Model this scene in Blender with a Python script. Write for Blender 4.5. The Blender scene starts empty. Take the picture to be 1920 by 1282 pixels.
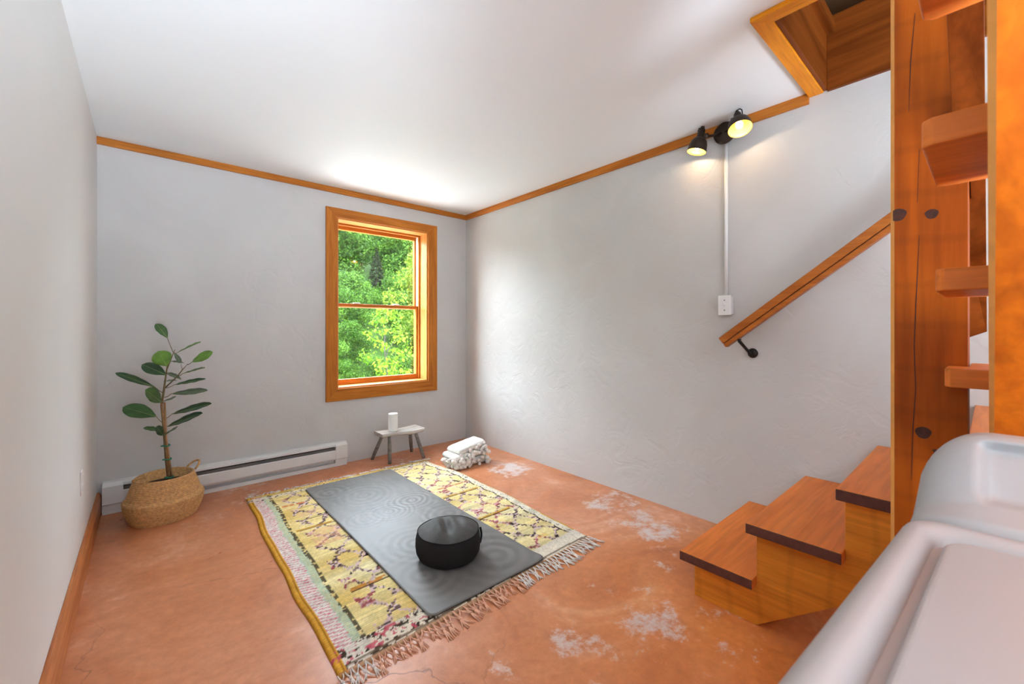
import bpy, bmesh, math, random
import numpy as np
from mathutils import Vector, Matrix

random.seed(7)
RNG = np.random.default_rng(11)
SC = bpy.context.scene
COL = SC.collection

# ------------------------------------------------------------------ camera
F_PX, HORIZON, CAM_Z = 784.0, 616.0, 1.2          # focal length and horizon in pixels of the 1920x1282 frame
YAW = math.atan(684 / 784.0)
cam_d = bpy.data.cameras.new('camera')
cam = bpy.data.objects.new('camera', cam_d)
COL.objects.link(cam)
cam_d.sensor_width = 36.0
cam_d.lens = 36.0 * F_PX / 1920
cam_d.shift_y = -(641 - HORIZON) / 1920
cam_d.clip_start = 0.02
cam_d.clip_end = 300
cam_d.dof.use_dof = True
cam_d.dof.focus_distance = 2.6
cam_d.dof.aperture_fstop = 5.6
cam.location = (0, 0, CAM_Z)
cam.rotation_euler = (math.pi / 2, 0, -YAW)
SC.camera = cam
_s, _c = math.sin(YAW), math.cos(YAW)


def ray(x, y):
    u = (x - 960) / F_PX
    return Vector((_s + u * _c, _c - u * _s, -(y - HORIZON) / F_PX))


def at_s(x, y, s):
    return Vector((0, 0, CAM_Z)) + ray(x, y) * s


# ------------------------------------------------------------------ world, large lights, exposure
SC.view_settings.view_transform = 'Standard'
SC.view_settings.look = 'None'
SC.view_settings.gamma = 1.0
SC.view_settings.use_curve_mapping = False
SC.view_settings.exposure = 0.69
world = bpy.data.worlds.new('overcast_sky')
SC.world = world
world.use_nodes = True
bg = world.node_tree.nodes['Background']
bg.inputs[0].default_value = (0.81, 0.94, 1.05, 1)
bg.inputs[1].default_value = 18.0


def light(name, kind, loc, energy, color=(1, 1, 1), rot=(0, 0, 0), **kw):
    l = bpy.data.lights.new(name, kind)
    l.energy = energy
    l.color = color
    for k, v in kw.items():
        setattr(l, k, v)
    o = bpy.data.objects.new(name, l)
    COL.objects.link(o)
    o.location = loc
    o.rotation_euler = rot
    return o


light('sun', 'SUN', (0, -5, 12), 2.5, (1, 0.95, 0.86), (math.radians(42), 0, math.radians(-25)), angle=math.radians(12))
# added soft fill behind the camera, aimed up to brighten the ceiling
light('ceiling_fill', 'AREA', (0.45, -1.85, 0.5), 165, (0.79, 0.93, 1.07), (math.radians(90 + 58), 0, math.radians(10)), shape='RECTANGLE', size=1.9, size_y=1.4, spread=math.radians(115))

XL, XR, YB, YR, H = -0.245, 2.64, 3.80, -2.45, 2.44


# ------------------------------------------------------------------ helpers
def lin(rgb):
    out = []
    for v in rgb:
        v = v / 255.0
        out.append(v / 12.92 if v <= 0.04045 else ((v + 0.055) / 1.055) ** 2.4)
    return tuple(out)


def lin4(rgb):
    return lin(rgb) + (1.0,)


class MB:
    """collects vertices and faces in world coordinates"""

    def __init__(self):
        self.v, self.f, self.mi = [], [], []

    def add(self, verts, faces, mi=0):
        o = len(self.v)
        self.v += [tuple(p) for p in verts]
        self.f += [tuple(i + o for i in f) for f in faces]
        self.mi += [mi] * len(faces)
        return self

    def box(self, x0, x1, y0, y1, z0, z1, mi=0):
        x0, x1 = sorted((x0, x1)); y0, y1 = sorted((y0, y1)); z0, z1 = sorted((z0, z1))
        v = [(x0, y0, z0), (x1, y0, z0), (x1, y1, z0), (x0, y1, z0), (x0, y0, z1), (x1, y0, z1), (x1, y1, z1), (x0, y1, z1)]
        f = [(0, 3, 2, 1), (4, 5, 6, 7), (0, 1, 5, 4), (1, 2, 6, 5), (2, 3, 7, 6), (3, 0, 4, 7)]
        return self.add(v, f, mi)

    def prism(self, poly, a0, a1, axis='z', mi=0):
        """polygon (ccw, 2D) extruded along an axis; poly gives the other two axes in xyz order"""
        def mk(p, a):
            if axis == 'z': return (p[0], p[1], a)
            if axis == 'y': return (p[0], a, p[1])
            return (a, p[0], p[1])
        n = len(poly)
        v = [mk(p, a0) for p in poly] + [mk(p, a1) for p in poly]
        f = [tuple(range(n))[::-1], tuple(range(n, 2 * n))]
        f += [(i, (i + 1) % n, (i + 1) % n + n, i + n) for i in range(n)]
        return self.add(v, f, mi)

    def tube(self, pts, rad, seg=8, closed=False, caps=True, mi=0):
        pts = [Vector(p) for p in pts]
        n = len(pts)
        if not hasattr(rad, '__len__'): rad = [rad] * n
        rings = []
        prev = None
        for i, p in enumerate(pts):
            if closed:
                t = pts[(i + 1) % n] - pts[i - 1]
            else:
                t = pts[min(i + 1, n - 1)] - pts[max(i - 1, 0)]
            t.normalize()
            if prev is None:
                a = Vector((0, 0, 1)) if abs(t.z) < 0.9 else Vector((1, 0, 0))
                nrm = t.cross(a).normalized()
            else:
                nrm = (prev - t * prev.dot(t)).normalized()
            prev = nrm
            b = t.cross(nrm)
            rings.append([p + (nrm * math.cos(2 * math.pi * k / seg) + b * math.sin(2 * math.pi * k / seg)) * rad[i] for k in range(seg)])
        v = [q for r in rings for q in r]
        f = []
        m = n if closed else n - 1
        for i in range(m):
            for k in range(seg):
                a, b2 = i * seg + k, i * seg + (k + 1) % seg
                c2, d2 = ((i + 1) % n) * seg + (k + 1) % seg, ((i + 1) % n) * seg + k
                f.append((a, b2, c2, d2))
        if caps and not closed:
            f.append(tuple(range(seg))[::-1])
            f.append(tuple(range((n - 1) * seg, n * seg)))
        return self.add(v, f, mi)

    def lathe(self, prof, center, seg=32, axis=None, jitter=None, mi=0, caps=True):
        """profile (r, h) turned about an axis through center"""
        ax = Vector(axis or (0, 0, 1)).normalized()
        a = Vector((1, 0, 0)) if abs(ax.x) < 0.9 else Vector((0, 1, 0))
        e1 = (a - ax * a.dot(ax)).normalized()
        e2 = ax.cross(e1)
        c = Vector(center)
        v, f = [], []
        n = len(prof)
        for i, (r, h) in enumerate(prof):
            for k in range(seg):
                t = 2 * math.pi * k / seg
                rr = r * (jitter(t, h) if jitter else 1)
                v.append(c + ax * h + (e1 * math.cos(t) + e2 * math.sin(t)) * rr)
        for i in range(n - 1):
            for k in range(seg):
                f.append((i * seg + k, i * seg + (k + 1) % seg, (i + 1) * seg + (k + 1) % seg, (i + 1) * seg + k))
        if caps and prof[0][0] > 1e-4: f.append(tuple(range(seg))[::-1])
        if caps and prof[-1][0] > 1e-4: f.append(tuple(range((n - 1) * seg, n * seg)))
        return self.add(v, f, mi)

    def build(self, name, mat, parent=None, bevel=0, seg=2, smooth=False, subsurf=0, weld=False, bmat=-1):
        off = Vector(parent_world(parent)) if parent else Vector((0, 0, 0))
        me = bpy.data.meshes.new(name)
        me.from_pydata([(p[0] - off.x, p[1] - off.y, p[2] - off.z) for p in self.v], [], self.f)
        mats = mat if isinstance(mat, (list, tuple)) else [mat]
        for m in mats: me.materials.append(m)
        me.polygons.foreach_set('material_index', self.mi)
        bm = bmesh.new(); bm.from_mesh(me)
        if weld: bmesh.ops.remove_doubles(bm, verts=bm.verts, dist=1e-5)
        bmesh.ops.recalc_face_normals(bm, faces=bm.faces)
        bm.to_mesh(me); bm.free()
        if smooth:
            me.polygons.foreach_set('use_smooth', [True] * len(me.polygons))
        o = bpy.data.objects.new(name, me)
        COL.objects.link(o)
        if parent: o.parent = parent
        if bevel:
            b = o.modifiers.new('bevel', 'BEVEL'); b.width = bevel; b.segments = seg; b.limit_method = 'ANGLE'; b.angle_limit = math.radians(35)
            b.harden_normals = False; b.material = bmat
        if subsurf:
            s = o.modifiers.new('subsurf', 'SUBSURF'); s.levels = subsurf; s.render_levels = subsurf
        return o


def parent_world(o):
    p = Vector(o.location)
    while o.parent:
        o = o.parent
        p = p + Vector(o.location)
    return p


def tag(o, label=None, cat=None, group=None, kind=None):
    if label: o['label'] = label
    if cat: o['category'] = cat
    if group: o['group'] = group
    if kind: o['kind'] = kind
    return o


def thing(name, loc, label=None, cat=None, group=None, kind=None):
    o = bpy.data.objects.new(name, None)
    COL.objects.link(o)
    o.location = loc
    o.empty_display_size = 0.1
    return tag(o, label, cat, group, kind)


def dup(o, loc=None, parent=None):
    c = o.copy(); COL.objects.link(c)
    if parent is not None: c.parent = parent
    if loc is not None: c.location = loc
    for ch in list(o.children): dup(ch, None, c)
    return c


# ---- numpy value noise, for vertex colours and relief
_tab = RNG.random((256, 256))


def vnoise(x, y):
    xi, yi = np.floor(x).astype(int), np.floor(y).astype(int)
    fx, fy = x - xi, y - yi
    fx = fx * fx * (3 - 2 * fx); fy = fy * fy * (3 - 2 * fy)
    g = lambda a, b: _tab[a % 256, b % 256]
    return (g(xi, yi) * (1 - fx) + g(xi + 1, yi) * fx) * (1 - fy) + (g(xi, yi + 1) * (1 - fx) + g(xi + 1, yi + 1) * fx) * fy


def fbm(x, y, o=4):
    t, a, n = 0, 0.5, 0
    for _ in range(o):
        t = t + a * vnoise(x, y); n += a
        x, y, a = x * 2.03 + 17.1, y * 2.03 + 5.7, a * 0.5
    return t / n


# ------------------------------------------------------------------ materials
def newmat(name):
    m = bpy.data.materials.new(name)
    m.use_nodes = True
    nt = m.node_tree
    return m, nt, nt.nodes['Principled BSDF']


def node(nt, t, **kw):
    n = nt.nodes.new(t)
    for k, v in kw.items():
        if k.startswith('i_'):
            key = k[2:]
            n.inputs[int(key) if key.isdigit() else key.replace('_', ' ')].default_value = v
        else:
            setattr(n, k, v)
    return n


def ramp(nt, stops, interp='LINEAR'):
    n = nt.nodes.new('ShaderNodeValToRGB')
    n.color_ramp.interpolation = interp
    e = n.color_ramp.elements
    while len(e) < len(stops): e.new(0.5)
    for el, (p, c) in zip(e, stops):
        el.position = p
        el.color = c if len(c) == 4 else tuple(c) + (1,)
    return n


def plain(name, rgb, rough=0.5, metallic=0.0, noise=0.0, nscale=8, bump=0.0, bscale=40, coat=0.0, spec=0.5, transm=0.0):
    m, nt, b = newmat(name)
    L = nt.links
    b.inputs['Roughness'].default_value = rough
    b.inputs['Metallic'].default_value = metallic
    b.inputs['Coat Weight'].default_value = coat
    b.inputs['Specular IOR Level'].default_value = spec
    c = lin(rgb)
    tc = node(nt, 'ShaderNodeTexCoord')
    if noise:
        n = node(nt, 'ShaderNodeTexNoise', i_Scale=nscale, i_Detail=5)
        L.new(tc.outputs['Object'], n.inputs['Vector'])
        r = ramp(nt, [(0.3, tuple(x * (1 - noise) for x in c)), (0.7, tuple(min(1, x * (1 + noise)) for x in c))])
        L.new(n.outputs['Fac'], r.inputs['Fac'])
        L.new(r.outputs['Color'], b.inputs['Base Color'])
    else:
        b.inputs['Base Color'].default_value = c + (1,)
    if bump:
        n = node(nt, 'ShaderNodeTexNoise', i_Scale=bscale, i_Detail=4)
        L.new(tc.outputs['Object'], n.inputs['Vector'])
        bp = node(nt, 'ShaderNodeBump', i_Strength=bump, i_Distance=0.004)
        L.new(n.outputs['Fac'], bp.inputs['Height'])
        L.new(bp.outputs['Normal'], b.inputs['Normal'])
    return m


def wood(name, light_c, dark_c, axis='x', rough=0.38, scale=1.0, coat=0.15, sawmarks=0.0):
    m, nt, b = newmat(name)
    L = nt.links
    tc = node(nt, 'ShaderNodeTexCoord')
    oi = node(nt, 'ShaderNodeObjectInfo')
    mul = node(nt, 'ShaderNodeMath', operation='MULTIPLY', i_1=13.0)
    L.new(oi.outputs['Random'], mul.inputs[0])
    sc = {'x': (0.7, 11, 11), 'y': (11, 0.7, 11), 'z': (11, 11, 0.7)}[axis]
    mp = node(nt, 'ShaderNodeMapping')
    mp.inputs['Scale'].default_value = tuple(s * scale for s in sc)
    L.new(tc.outputs['Object'], mp.inputs['Vector'])
    L.new(mul.outputs[0], mp.inputs['Location'])
    n1 = node(nt, 'ShaderNodeTexNoise', i_Scale=1.3, i_Detail=4, i_Distortion=1.6)
    n2 = node(nt, 'ShaderNodeTexNoise', i_Scale=9.0, i_Detail=5, i_Distortion=0.4)
    big = node(nt, 'ShaderNodeTexNoise', i_Scale=2.2, i_Detail=2)
    L.new(mp.outputs['Vector'], n1.inputs['Vector'])
    L.new(mp.outputs['Vector'], n2.inputs['Vector'])
    L.new(tc.outputs['Object'], big.inputs['Vector'])
    lc, dc = lin(light_c), lin(dark_c)
    mid = tuple((a + c) / 2 for a, c in zip(lc, dc))
    r1 = ramp(nt, [(0.25, dc), (0.48, mid), (0.75, lc)])
    L.new(n1.outputs['Fac'], r1.inputs['Fac'])
    mx = node(nt, 'ShaderNodeMix', data_type='RGBA', blend_type='MULTIPLY')
    mx.inputs[0].default_value = 0.55
    r2 = ramp(nt, [(0.3, (0.62, 0.58, 0.54)), (0.65, (1.05, 1.05, 1.05))])
    L.new(n2.outputs['Fac'], r2.inputs['Fac'])
    L.new(r1.outputs['Color'], mx.inputs[6]); L.new(r2.outputs['Color'], mx.inputs[7])
    mx2 = node(nt, 'ShaderNodeMix', data_type='RGBA', blend_type='MULTIPLY')
    mx2.inputs[0].default_value = 0.5
    r3 = ramp(nt, [(0.3, (0.75, 0.7, 0.66)), (0.7, (1.1, 1.08, 1.05))])
    L.new(big.outputs['Fac'], r3.inputs['Fac'])
    L.new(mx.outputs[2], mx2.inputs[6]); L.new(r3.outputs['Color'], mx2.inputs[7])
    out = mx2.outputs[2]
    if sawmarks:
        w = node(nt, 'ShaderNodeTexWave', wave_type='BANDS', bands_direction={'x': 'X', 'y': 'Y', 'z': 'Z'}[axis], i_Scale=2.6, i_Distortion=2.2, i_Detail=2)
        L.new(tc.outputs['Object'], w.inputs['Vector'])
        r4 = ramp(nt, [(0.0, (1 - sawmarks,) * 3), (0.14, (1, 1, 1))])
        L.new(w.outputs['Fac'], r4.inputs['Fac'])
        mx3 = node(nt, 'ShaderNodeMix', data_type='RGBA', blend_type='MULTIPLY'); mx3.inputs[0].default_value = 1
        L.new(out, mx3.inputs[6]); L.new(r4.outputs['Color'], mx3.inputs[7])
        out = mx3.outputs[2]
    L.new(out, b.inputs['Base Color'])
    b.inputs['Roughness'].default_value = rough
    b.inputs['Coat Weight'].default_value = 0.0
    b.inputs['Specular IOR Level'].default_value = 0.18
    bp = node(nt, 'ShaderNodeBump', i_Strength=0.18, i_Distance=0.002)
    L.new(n2.outputs['Fac'], bp.inputs['Height']); L.new(bp.outputs['Normal'], b.inputs['Normal'])
    return m


def plaster(name, rgb, bump=0.3, rough=0.62, var=0.045):
    m, nt, b = newmat(name)
    L = nt.links
    tc = node(nt, 'ShaderNodeTexCoord')
    n = node(nt, 'ShaderNodeTexNoise', i_Scale=1.7, i_Detail=5, i_Distortion=0.8)
    L.new(tc.outputs['Object'], n.inputs['Vector'])
    c = lin(rgb)
    r = ramp(nt, [(0.3, tuple(x * (1 - var) for x in c)), (0.7, tuple(min(1, x * (1 + var)) for x in c))])
    L.new(n.outputs['Fac'], r.inputs['Fac']); L.new(r.outputs['Color'], b.inputs['Base Color'])
    b.inputs['Roughness'].default_value = rough
    n2 = node(nt, 'ShaderNodeTexNoise', i_Scale=5.0, i_Detail=8, i_Distortion=1.4, i_Roughness=0.55)
    L.new(tc.outputs['Object'], n2.inputs['Vector'])
    r2 = ramp(nt, [(0.35, (0, 0, 0)), (0.5, (0.7, 0.7, 0.7)), (0.56, (0.62, 0.62, 0.62)), (0.75, (1, 1, 1))])
    L.new(n2.outputs['Fac'], r2.inputs['Fac'])
    bp = node(nt, 'ShaderNodeBump', i_Strength=bump, i_Distance=0.006)
    L.new(r2.outputs['Color'], bp.inputs['Height']); L.new(bp.outputs['Normal'], b.inputs['Normal'])
    return m


def vcol(name, rough=0.85, attr='Col', bump=0.0, bscale=120, spec=0.4):
    m, nt, b = newmat(name)
    L = nt.links
    a = node(nt, 'ShaderNodeVertexColor', layer_name=attr)
    L.new(a.outputs['Color'], b.inputs['Base Color'])
    b.inputs['Roughness'].default_value = rough
    b.inputs['Specular IOR Level'].default_value = spec
    if bump:
        tc = node(nt, 'ShaderNodeTexCoord')
        n = node(nt, 'ShaderNodeTexNoise', i_Scale=bscale, i_Detail=4)
        L.new(tc.outputs['Object'], n.inputs['Vector'])
        bp = node(nt, 'ShaderNodeBump', i_Strength=bump, i_Distance=0.002)
        L.new(n.outputs['Fac'], bp.inputs['Height']); L.new(bp.outputs['Normal'], b.inputs['Normal'])
    return m


PINE, PINE_D = (206, 128, 52), (150, 82, 24)
M = {}
for ax in 'xyz':
    M['trim_' + ax] = wood('stained_pine_trim_' + ax, (214, 136, 54), (172, 98, 34), ax)
    M['case_' + ax] = wood('amber_casing_' + ax, (250, 166, 36), (232, 138, 22), ax)
    M['post_' + ax] = wood('rough_sawn_post_' + ax, (184, 92, 8), (146, 64, 3), ax, rough=0.5, scale=0.6, sawmarks=0.12)
    M['stringer_' + ax] = wood('oiled_stringer_' + ax, (246, 160, 58), (206, 122, 40), ax, rough=0.42, scale=0.7, sawmarks=0.12)
    M['tread_' + ax] = wood('red_brown_tread_' + ax, (244, 144, 66), (226, 122, 48), ax, rough=0.4, scale=0.5)
    M['rail_' + ax] = wood('handrail_wood_' + ax, (206, 124, 52), (166, 88, 28), ax, rough=0.35)
    M['fascia_' + ax] = wood('dark_fascia_' + ax, (156, 84, 30), (94, 44, 10), ax, rough=0.45, scale=0.5)
M['base'] = wood('baseboard_pine', (214, 140, 84), (176, 98, 50), 'y')
M['endgrain'] = plain('dark_end_grain', (92, 52, 42), 0.6, noise=0.25, nscale=60)
M['lit_edge'] = plain('painted_lit_edge', (238, 170, 84), 0.5, noise=0.1, nscale=20)  # light on the post and stringer edges, painted in as a paler colour
M['knot'] = plain('dark_knot', (66, 28, 8), 0.6, noise=0.4, nscale=90)
M['wall_white'] = plaster('white_drywall', (226, 226, 224), 0.04, 0.5, 0.015)
M['wall_grey'] = plaster('grey_plaster', (204, 203, 200), 0.36, 0.55)
M['wall_back'] = plaster('grey_plaster_back', (202, 200, 198), 0.28, 0.55)
M['ceiling'] = plaster('ceiling_white', (242, 246, 248), 0.01, 0.6, 0.006)
M['white_metal'] = plain('white_enamel', (226, 226, 224), 0.35, noise=0.03, bump=0.03)
M['white_plastic'] = plain('white_plastic', (232, 232, 230), 0.4)
M['heater_dark'] = plain('heater_inside', (110, 106, 102), 0.5)
M['appliance'] = plain('glossy_appliance_plastic', (160, 163, 164), 0.33, spec=0.3)
M['bronze'] = plain('dark_bronze', (58, 46, 38), 0.45, metallic=0.6, noise=0.2, nscale=60)
M['black_iron'] = plain('black_iron', (34, 32, 30), 0.45, metallic=0.4)
M['shade_inside'] = plain('shade_inside', (236, 190, 84), 0.35)
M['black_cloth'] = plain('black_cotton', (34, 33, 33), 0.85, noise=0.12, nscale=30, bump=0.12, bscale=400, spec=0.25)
M['candle'] = plain('white_wax', (244, 243, 240), 0.45)
M['wick'] = plain('wick', (60, 55, 50), 0.9)
M['soil'] = plain('potting_soil', (52, 38, 28), 0.95, noise=0.4, nscale=60, bump=0.6, bscale=60)
M['basket'] = plain('seagrass', (206, 160, 104), 0.75, noise=0.25, nscale=70, bump=0.7, bscale=160)
M['cane'] = plain('bamboo_cane', (170, 128, 84), 0.6, noise=0.2, nscale=40)
M['bark'] = plain('plant_stem', (120, 104, 66), 0.7, noise=0.25, nscale=40)
M['tie'] = plain('green_plant_tie', (20, 120, 92), 0.5)
M['grey_wood'] = wood('weathered_grey_wood', (224, 220, 214), (150, 146, 140), 'x', rough=0.8, coat=0)
M['grey_leg'] = plain('grey_brown_leg', (122, 116, 110), 0.8, noise=0.3, nscale=40)
M['knit'] = plain('white_knit', (226, 223, 216), 0.95, noise=0.08, nscale=60, bump=0.9, bscale=110, spec=0.2)
M['yarn_white'] = plain('white_yarn', (228, 220, 212), 0.95, noise=0.1, nscale=60, spec=0.2)
M['yarn_tan'] = plain('dyed_pink_yarn', (226, 174, 146), 0.95, noise=0.15, nscale=60, spec=0.2)
M['sash_white'] = plain('jamb_liner', (225, 222, 214), 0.4)
M['ground'] = plain('forest_floor', (32, 50, 14), 0.95, noise=0.5, nscale=2, spec=0.05)
M['trunk'] = plain('tree_bark', (34, 27, 20), 0.9, noise=0.3, nscale=10)
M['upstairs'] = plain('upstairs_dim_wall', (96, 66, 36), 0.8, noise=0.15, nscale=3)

# glass: mostly transparent with a faint reflection
gm, nt, b = newmat('window_glass')
tr = node(nt, 'ShaderNodeBsdfTransparent'); gl = node(nt, 'ShaderNodeBsdfGlossy', i_Roughness=0.02)
mxs = node(nt, 'ShaderNodeMixShader'); mxs.inputs[0].default_value = 0.04
nt.links.new(tr.outputs[0], mxs.inputs[1]); nt.links.new(gl.outputs[0], mxs.inputs[2])
nt.links.new(mxs.outputs[0], nt.nodes['Material Output'].inputs['Surface'])
M['glass'] = gm

# stained concrete floor
fm, nt, b = newmat('acid_stained_concrete')
L = nt.links
tc = node(nt, 'ShaderNodeTexCoord')
n1 = node(nt, 'ShaderNodeTexNoise', i_Scale=1.5, i_Detail=7, i_Distortion=0.9, i_Roughness=0.62)
n2 = node(nt, 'ShaderNodeTexNoise', i_Scale=5.5, i_Detail=8, i_Distortion=0.5, i_Roughness=0.7)
n3 = node(nt, 'ShaderNodeTexNoise', i_Scale=24, i_Detail=6, i_Roughness=0.7)
n4 = node(nt, 'ShaderNodeTexNoise', i_Scale=6.0, i_Detail=10, i_Distortion=0.1, i_Roughness=0.78)
for n in (n1, n2, n3, n4): L.new(tc.outputs['Object'], n.inputs['Vector'])
r1 = ramp(nt, [(0.28, lin((164, 96, 60))), (0.42, lin((198, 126, 82))), (0.56, lin((210, 142, 102))), (0.70, lin((228, 182, 160)))])
L.new(n1.outputs['Fac'], r1.inputs['Fac'])
r2 = ramp(nt, [(0.28, (0.84, 0.78, 0.74)), (0.62, (1.05, 1.05, 1.05))])
L.new(n2.outputs['Fac'], r2.inputs['Fac'])
ma = node(nt, 'ShaderNodeMix', data_type='RGBA', blend_type='MULTIPLY'); ma.inputs[0].default_value = 0.75
L.new(r1.outputs['Color'], ma.inputs[6]); L.new(r2.outputs['Color'], ma.inputs[7])
r3 = ramp(nt, [(0.35, (0.86, 0.84, 0.82)), (0.65, (1.08, 1.08, 1.08))])
L.new(n3.outputs['Fac'], r3.inputs['Fac'])
mb = node(nt, 'ShaderNodeMix', data_type='RGBA', blend_type='MULTIPLY'); mb.inputs[0].default_value = 0.8
L.new(ma.outputs[2], mb.inputs[6]); L.new(r3.outputs['Color'], mb.inputs[7])
# the more orange stain by the stairs, from a painted attribute
ao = node(nt, 'ShaderNodeAttribute', attribute_name='orange')
mo = node(nt, 'ShaderNodeMix', data_type='RGBA', blend_type='MULTIPLY')
mo.inputs[7].default_value = (1.12, 0.92, 0.5, 1)
L.new(ao.outputs['Fac'], mo.inputs[0]); L.new(mb.outputs[2], mo.inputs[6])
# worn white paint spots
asp = node(nt, 'ShaderNodeAttribute', attribute_name='spots')
ad = node(nt, 'ShaderNodeMath', operation='MULTIPLY_ADD', i_1=0.34, i_2=-0.20)
L.new(asp.outputs['Fac'], ad.inputs[0])
ad2 = node(nt, 'ShaderNodeMath', operation='ADD')
L.new(n4.outputs['Fac'], ad2.inputs[0]); L.new(ad.outputs[0], ad2.inputs[1])
r4 = ramp(nt, [(0.535, (0, 0, 0)), (0.60, (0.55, 0.55, 0.55)), (0.66, (0.9, 0.9, 0.9))])
L.new(ad2.outputs[0], r4.inputs['Fac'])
mw = node(nt, 'ShaderNodeMix', data_type='RGBA')
mw.inputs[7].default_value = lin4((214, 204, 200))
L.new(r4.outputs['Color'], mw.inputs[0]); L.new(mo.outputs[2], mw.inputs[6])
# hairline cracks
nd = node(nt, 'ShaderNodeTexNoise', i_Scale=5, i_Detail=4)
L.new(tc.outputs['Object'], nd.inputs['Vector'])
vm = node(nt, 'ShaderNodeVectorMath', operation='MULTIPLY_ADD'); vm.inputs[1].default_value = (0.25, 0.25, 0)
L.new(nd.outputs['Color'], vm.inputs[0]); L.new(tc.outputs['Object'], vm.inputs[2])
vo = node(nt, 'ShaderNodeTexVoronoi', feature='DISTANCE_TO_EDGE', i_Scale=1.1)
L.new(vm.outputs[0], vo.inputs['Vector'])
ac = node(nt, 'ShaderNodeAttribute', attribute_name='cracks')
r5 = ramp(nt, [(0.0, (1, 1, 1)), (0.0022, (0.6, 0.6, 0.6)), (0.0045, (0, 0, 0))])
L.new(vo.outputs['Distance'], r5.inputs['Fac'])
mc0 = node(nt, 'ShaderNodeMath', operation='MULTIPLY')
L.new(r5.outputs['Color'], mc0.inputs[0]); L.new(ac.outputs['Fac'], mc0.inputs[1])
mc = node(nt, 'ShaderNodeMix', data_type='RGBA'); mc.inputs[7].default_value = lin4((112, 62, 44))
L.new(mc0.outputs[0], mc.inputs[0]); L.new(mw.outputs[2], mc.inputs[6])
L.new(mc.outputs[2], b.inputs['Base Color'])
rr = node(nt, 'ShaderNodeMapRange', i_1=0.3, i_2=0.7, i_3=0.26, i_4=0.46)
L.new(n2.outputs['Fac'], rr.inputs[0]); L.new(rr.outputs[0], b.inputs['Roughness'])
bp = node(nt, 'ShaderNodeBump', i_Strength=0.08, i_Distance=0.003)
L.new(n3.outputs['Fac'], bp.inputs['Height']); L.new(bp.outputs['Normal'], b.inputs['Normal'])
M['floor'] = fm


def leafmat(name, trans=0.35):
    m, nt, b = newmat(name)
    a = node(nt, 'ShaderNodeVertexColor', layer_name='Col')
    nt.links.new(a.outputs['Color'], b.inputs['Base Color'])
    b.inputs['Roughness'].default_value = 0.7
    b.inputs['Specular IOR Level'].default_value = 0.08
    tl = node(nt, 'ShaderNodeBsdfTranslucent')
    nt.links.new(a.outputs['Color'], tl.inputs['Color'])
    mx = node(nt, 'ShaderNodeMixShader'); mx.inputs[0].default_value = trans
    nt.links.new(b.outputs[0], mx.inputs[1]); nt.links.new(tl.outputs[0], mx.inputs[2])
    nt.links.new(mx.outputs[0], nt.nodes['Material Output'].inputs['Surface'])
    return m


M['foliage'] = leafmat('tree_leaves')

# ------------------------------------------------------------------ room shell
nx, ny = 60, 128
gx = np.linspace(XL - 0.1, XR + 0.1, nx); gy = np.linspace(YR - 0.1, YB + 0.1, ny)
GX, GY = np.meshgrid(gx, gy, indexing='xy')
vv = np.stack([GX.ravel(), GY.ravel(), np.zeros(nx * ny)], 1)
idx = np.arange(nx * ny).reshape(ny, nx)
ff = np.stack([idx[:-1, :-1].ravel(), idx[:-1, 1:].ravel(), idx[1:, 1:].ravel(), idx[1:, :-1].ravel()], 1)
me = bpy.data.meshes.new('floor'); me.from_pydata(vv.tolist(), [], ff.tolist()); me.materials.append(M['floor'])
spots = np.zeros(nx * ny)
for (sx, sy, r, w) in [(2.35, 2.7, .26, 1.0), (2.05, 2.62, .2, .55), (2.42, 1.75, .32, .85), (2.22, 1.98, .2, .6), (2.28, 1.38, .3, .95), (2.05, 1.2, .25, .6), (1.55, .92, .35, .75), (1.25, .98, .3, .7), (1.0, 1.1, .3, .55), (1.75, .72, .25, .7),
                       (.55, 3.6, .3, .7), (.25, 3.25, .3, .55), (1.75, 3.5, .25, .7), (1.95, 3.45, .25, .6), (-.05, 2.2, .25, .35), (.4, 2.9, .3, .45), (-.1, 1.7, .2, .35), (1.5, 0.45, .3, .6)]:
    spots = np.maximum(spots, w * np.exp(-((vv[:, 0] - sx) ** 2 + (vv[:, 1] - sy) ** 2) / (r * r)))
orange = np.clip(1.1 - np.hypot(vv[:, 0] - 1.75, vv[:, 1] - 0.75) / 0.9, 0, 1) ** 0.8
cracks = np.clip(1.6 - np.hypot(vv[:, 0] - .35, vv[:, 1] - 1.7) / 0.6, 0, 1)
for nm, arr in (('spots', spots), ('orange', orange), ('cracks', cracks)):
    a = me.attributes.new(nm, 'FLOAT', 'POINT'); a.data.foreach_set('value', arr.astype(np.float32))
fl = bpy.data.objects.new('floor', me); COL.objects.link(fl); tag(fl, kind='structure')


def struct(o):
    o['kind'] = 'structure'; return o


struct(MB().box(XL - .12, XL, YR - .1, YB + .25, 0, H).build('wall_left', M['wall_white']))
WX0, WX1, WZ0, WZ1 = 1.262, 2.166, 0.668, 2.182          # window hole
wb = MB()
WT = 0.27
for (x0, x1, z0, z1) in ((XL - .12, WX0, 0, H + .35), (WX1, XR + .12, 0, H + .35), (WX0, WX1, 0, WZ0), (WX0, WX1, WZ1, H + .35)):
    wb.box(x0, x1, YB, YB + WT, z0, z1)
struct(wb.build('wall_back', M['wall_back']))
struct(MB().box(XR, XR + .12, YR - .1, YB, 0, H + .02).build('wall_right', M['wall_grey']))
struct(MB().box(XL, XR, YR - .1, YR, 0, H).build('wall_rear', M['wall_white']))
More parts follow.
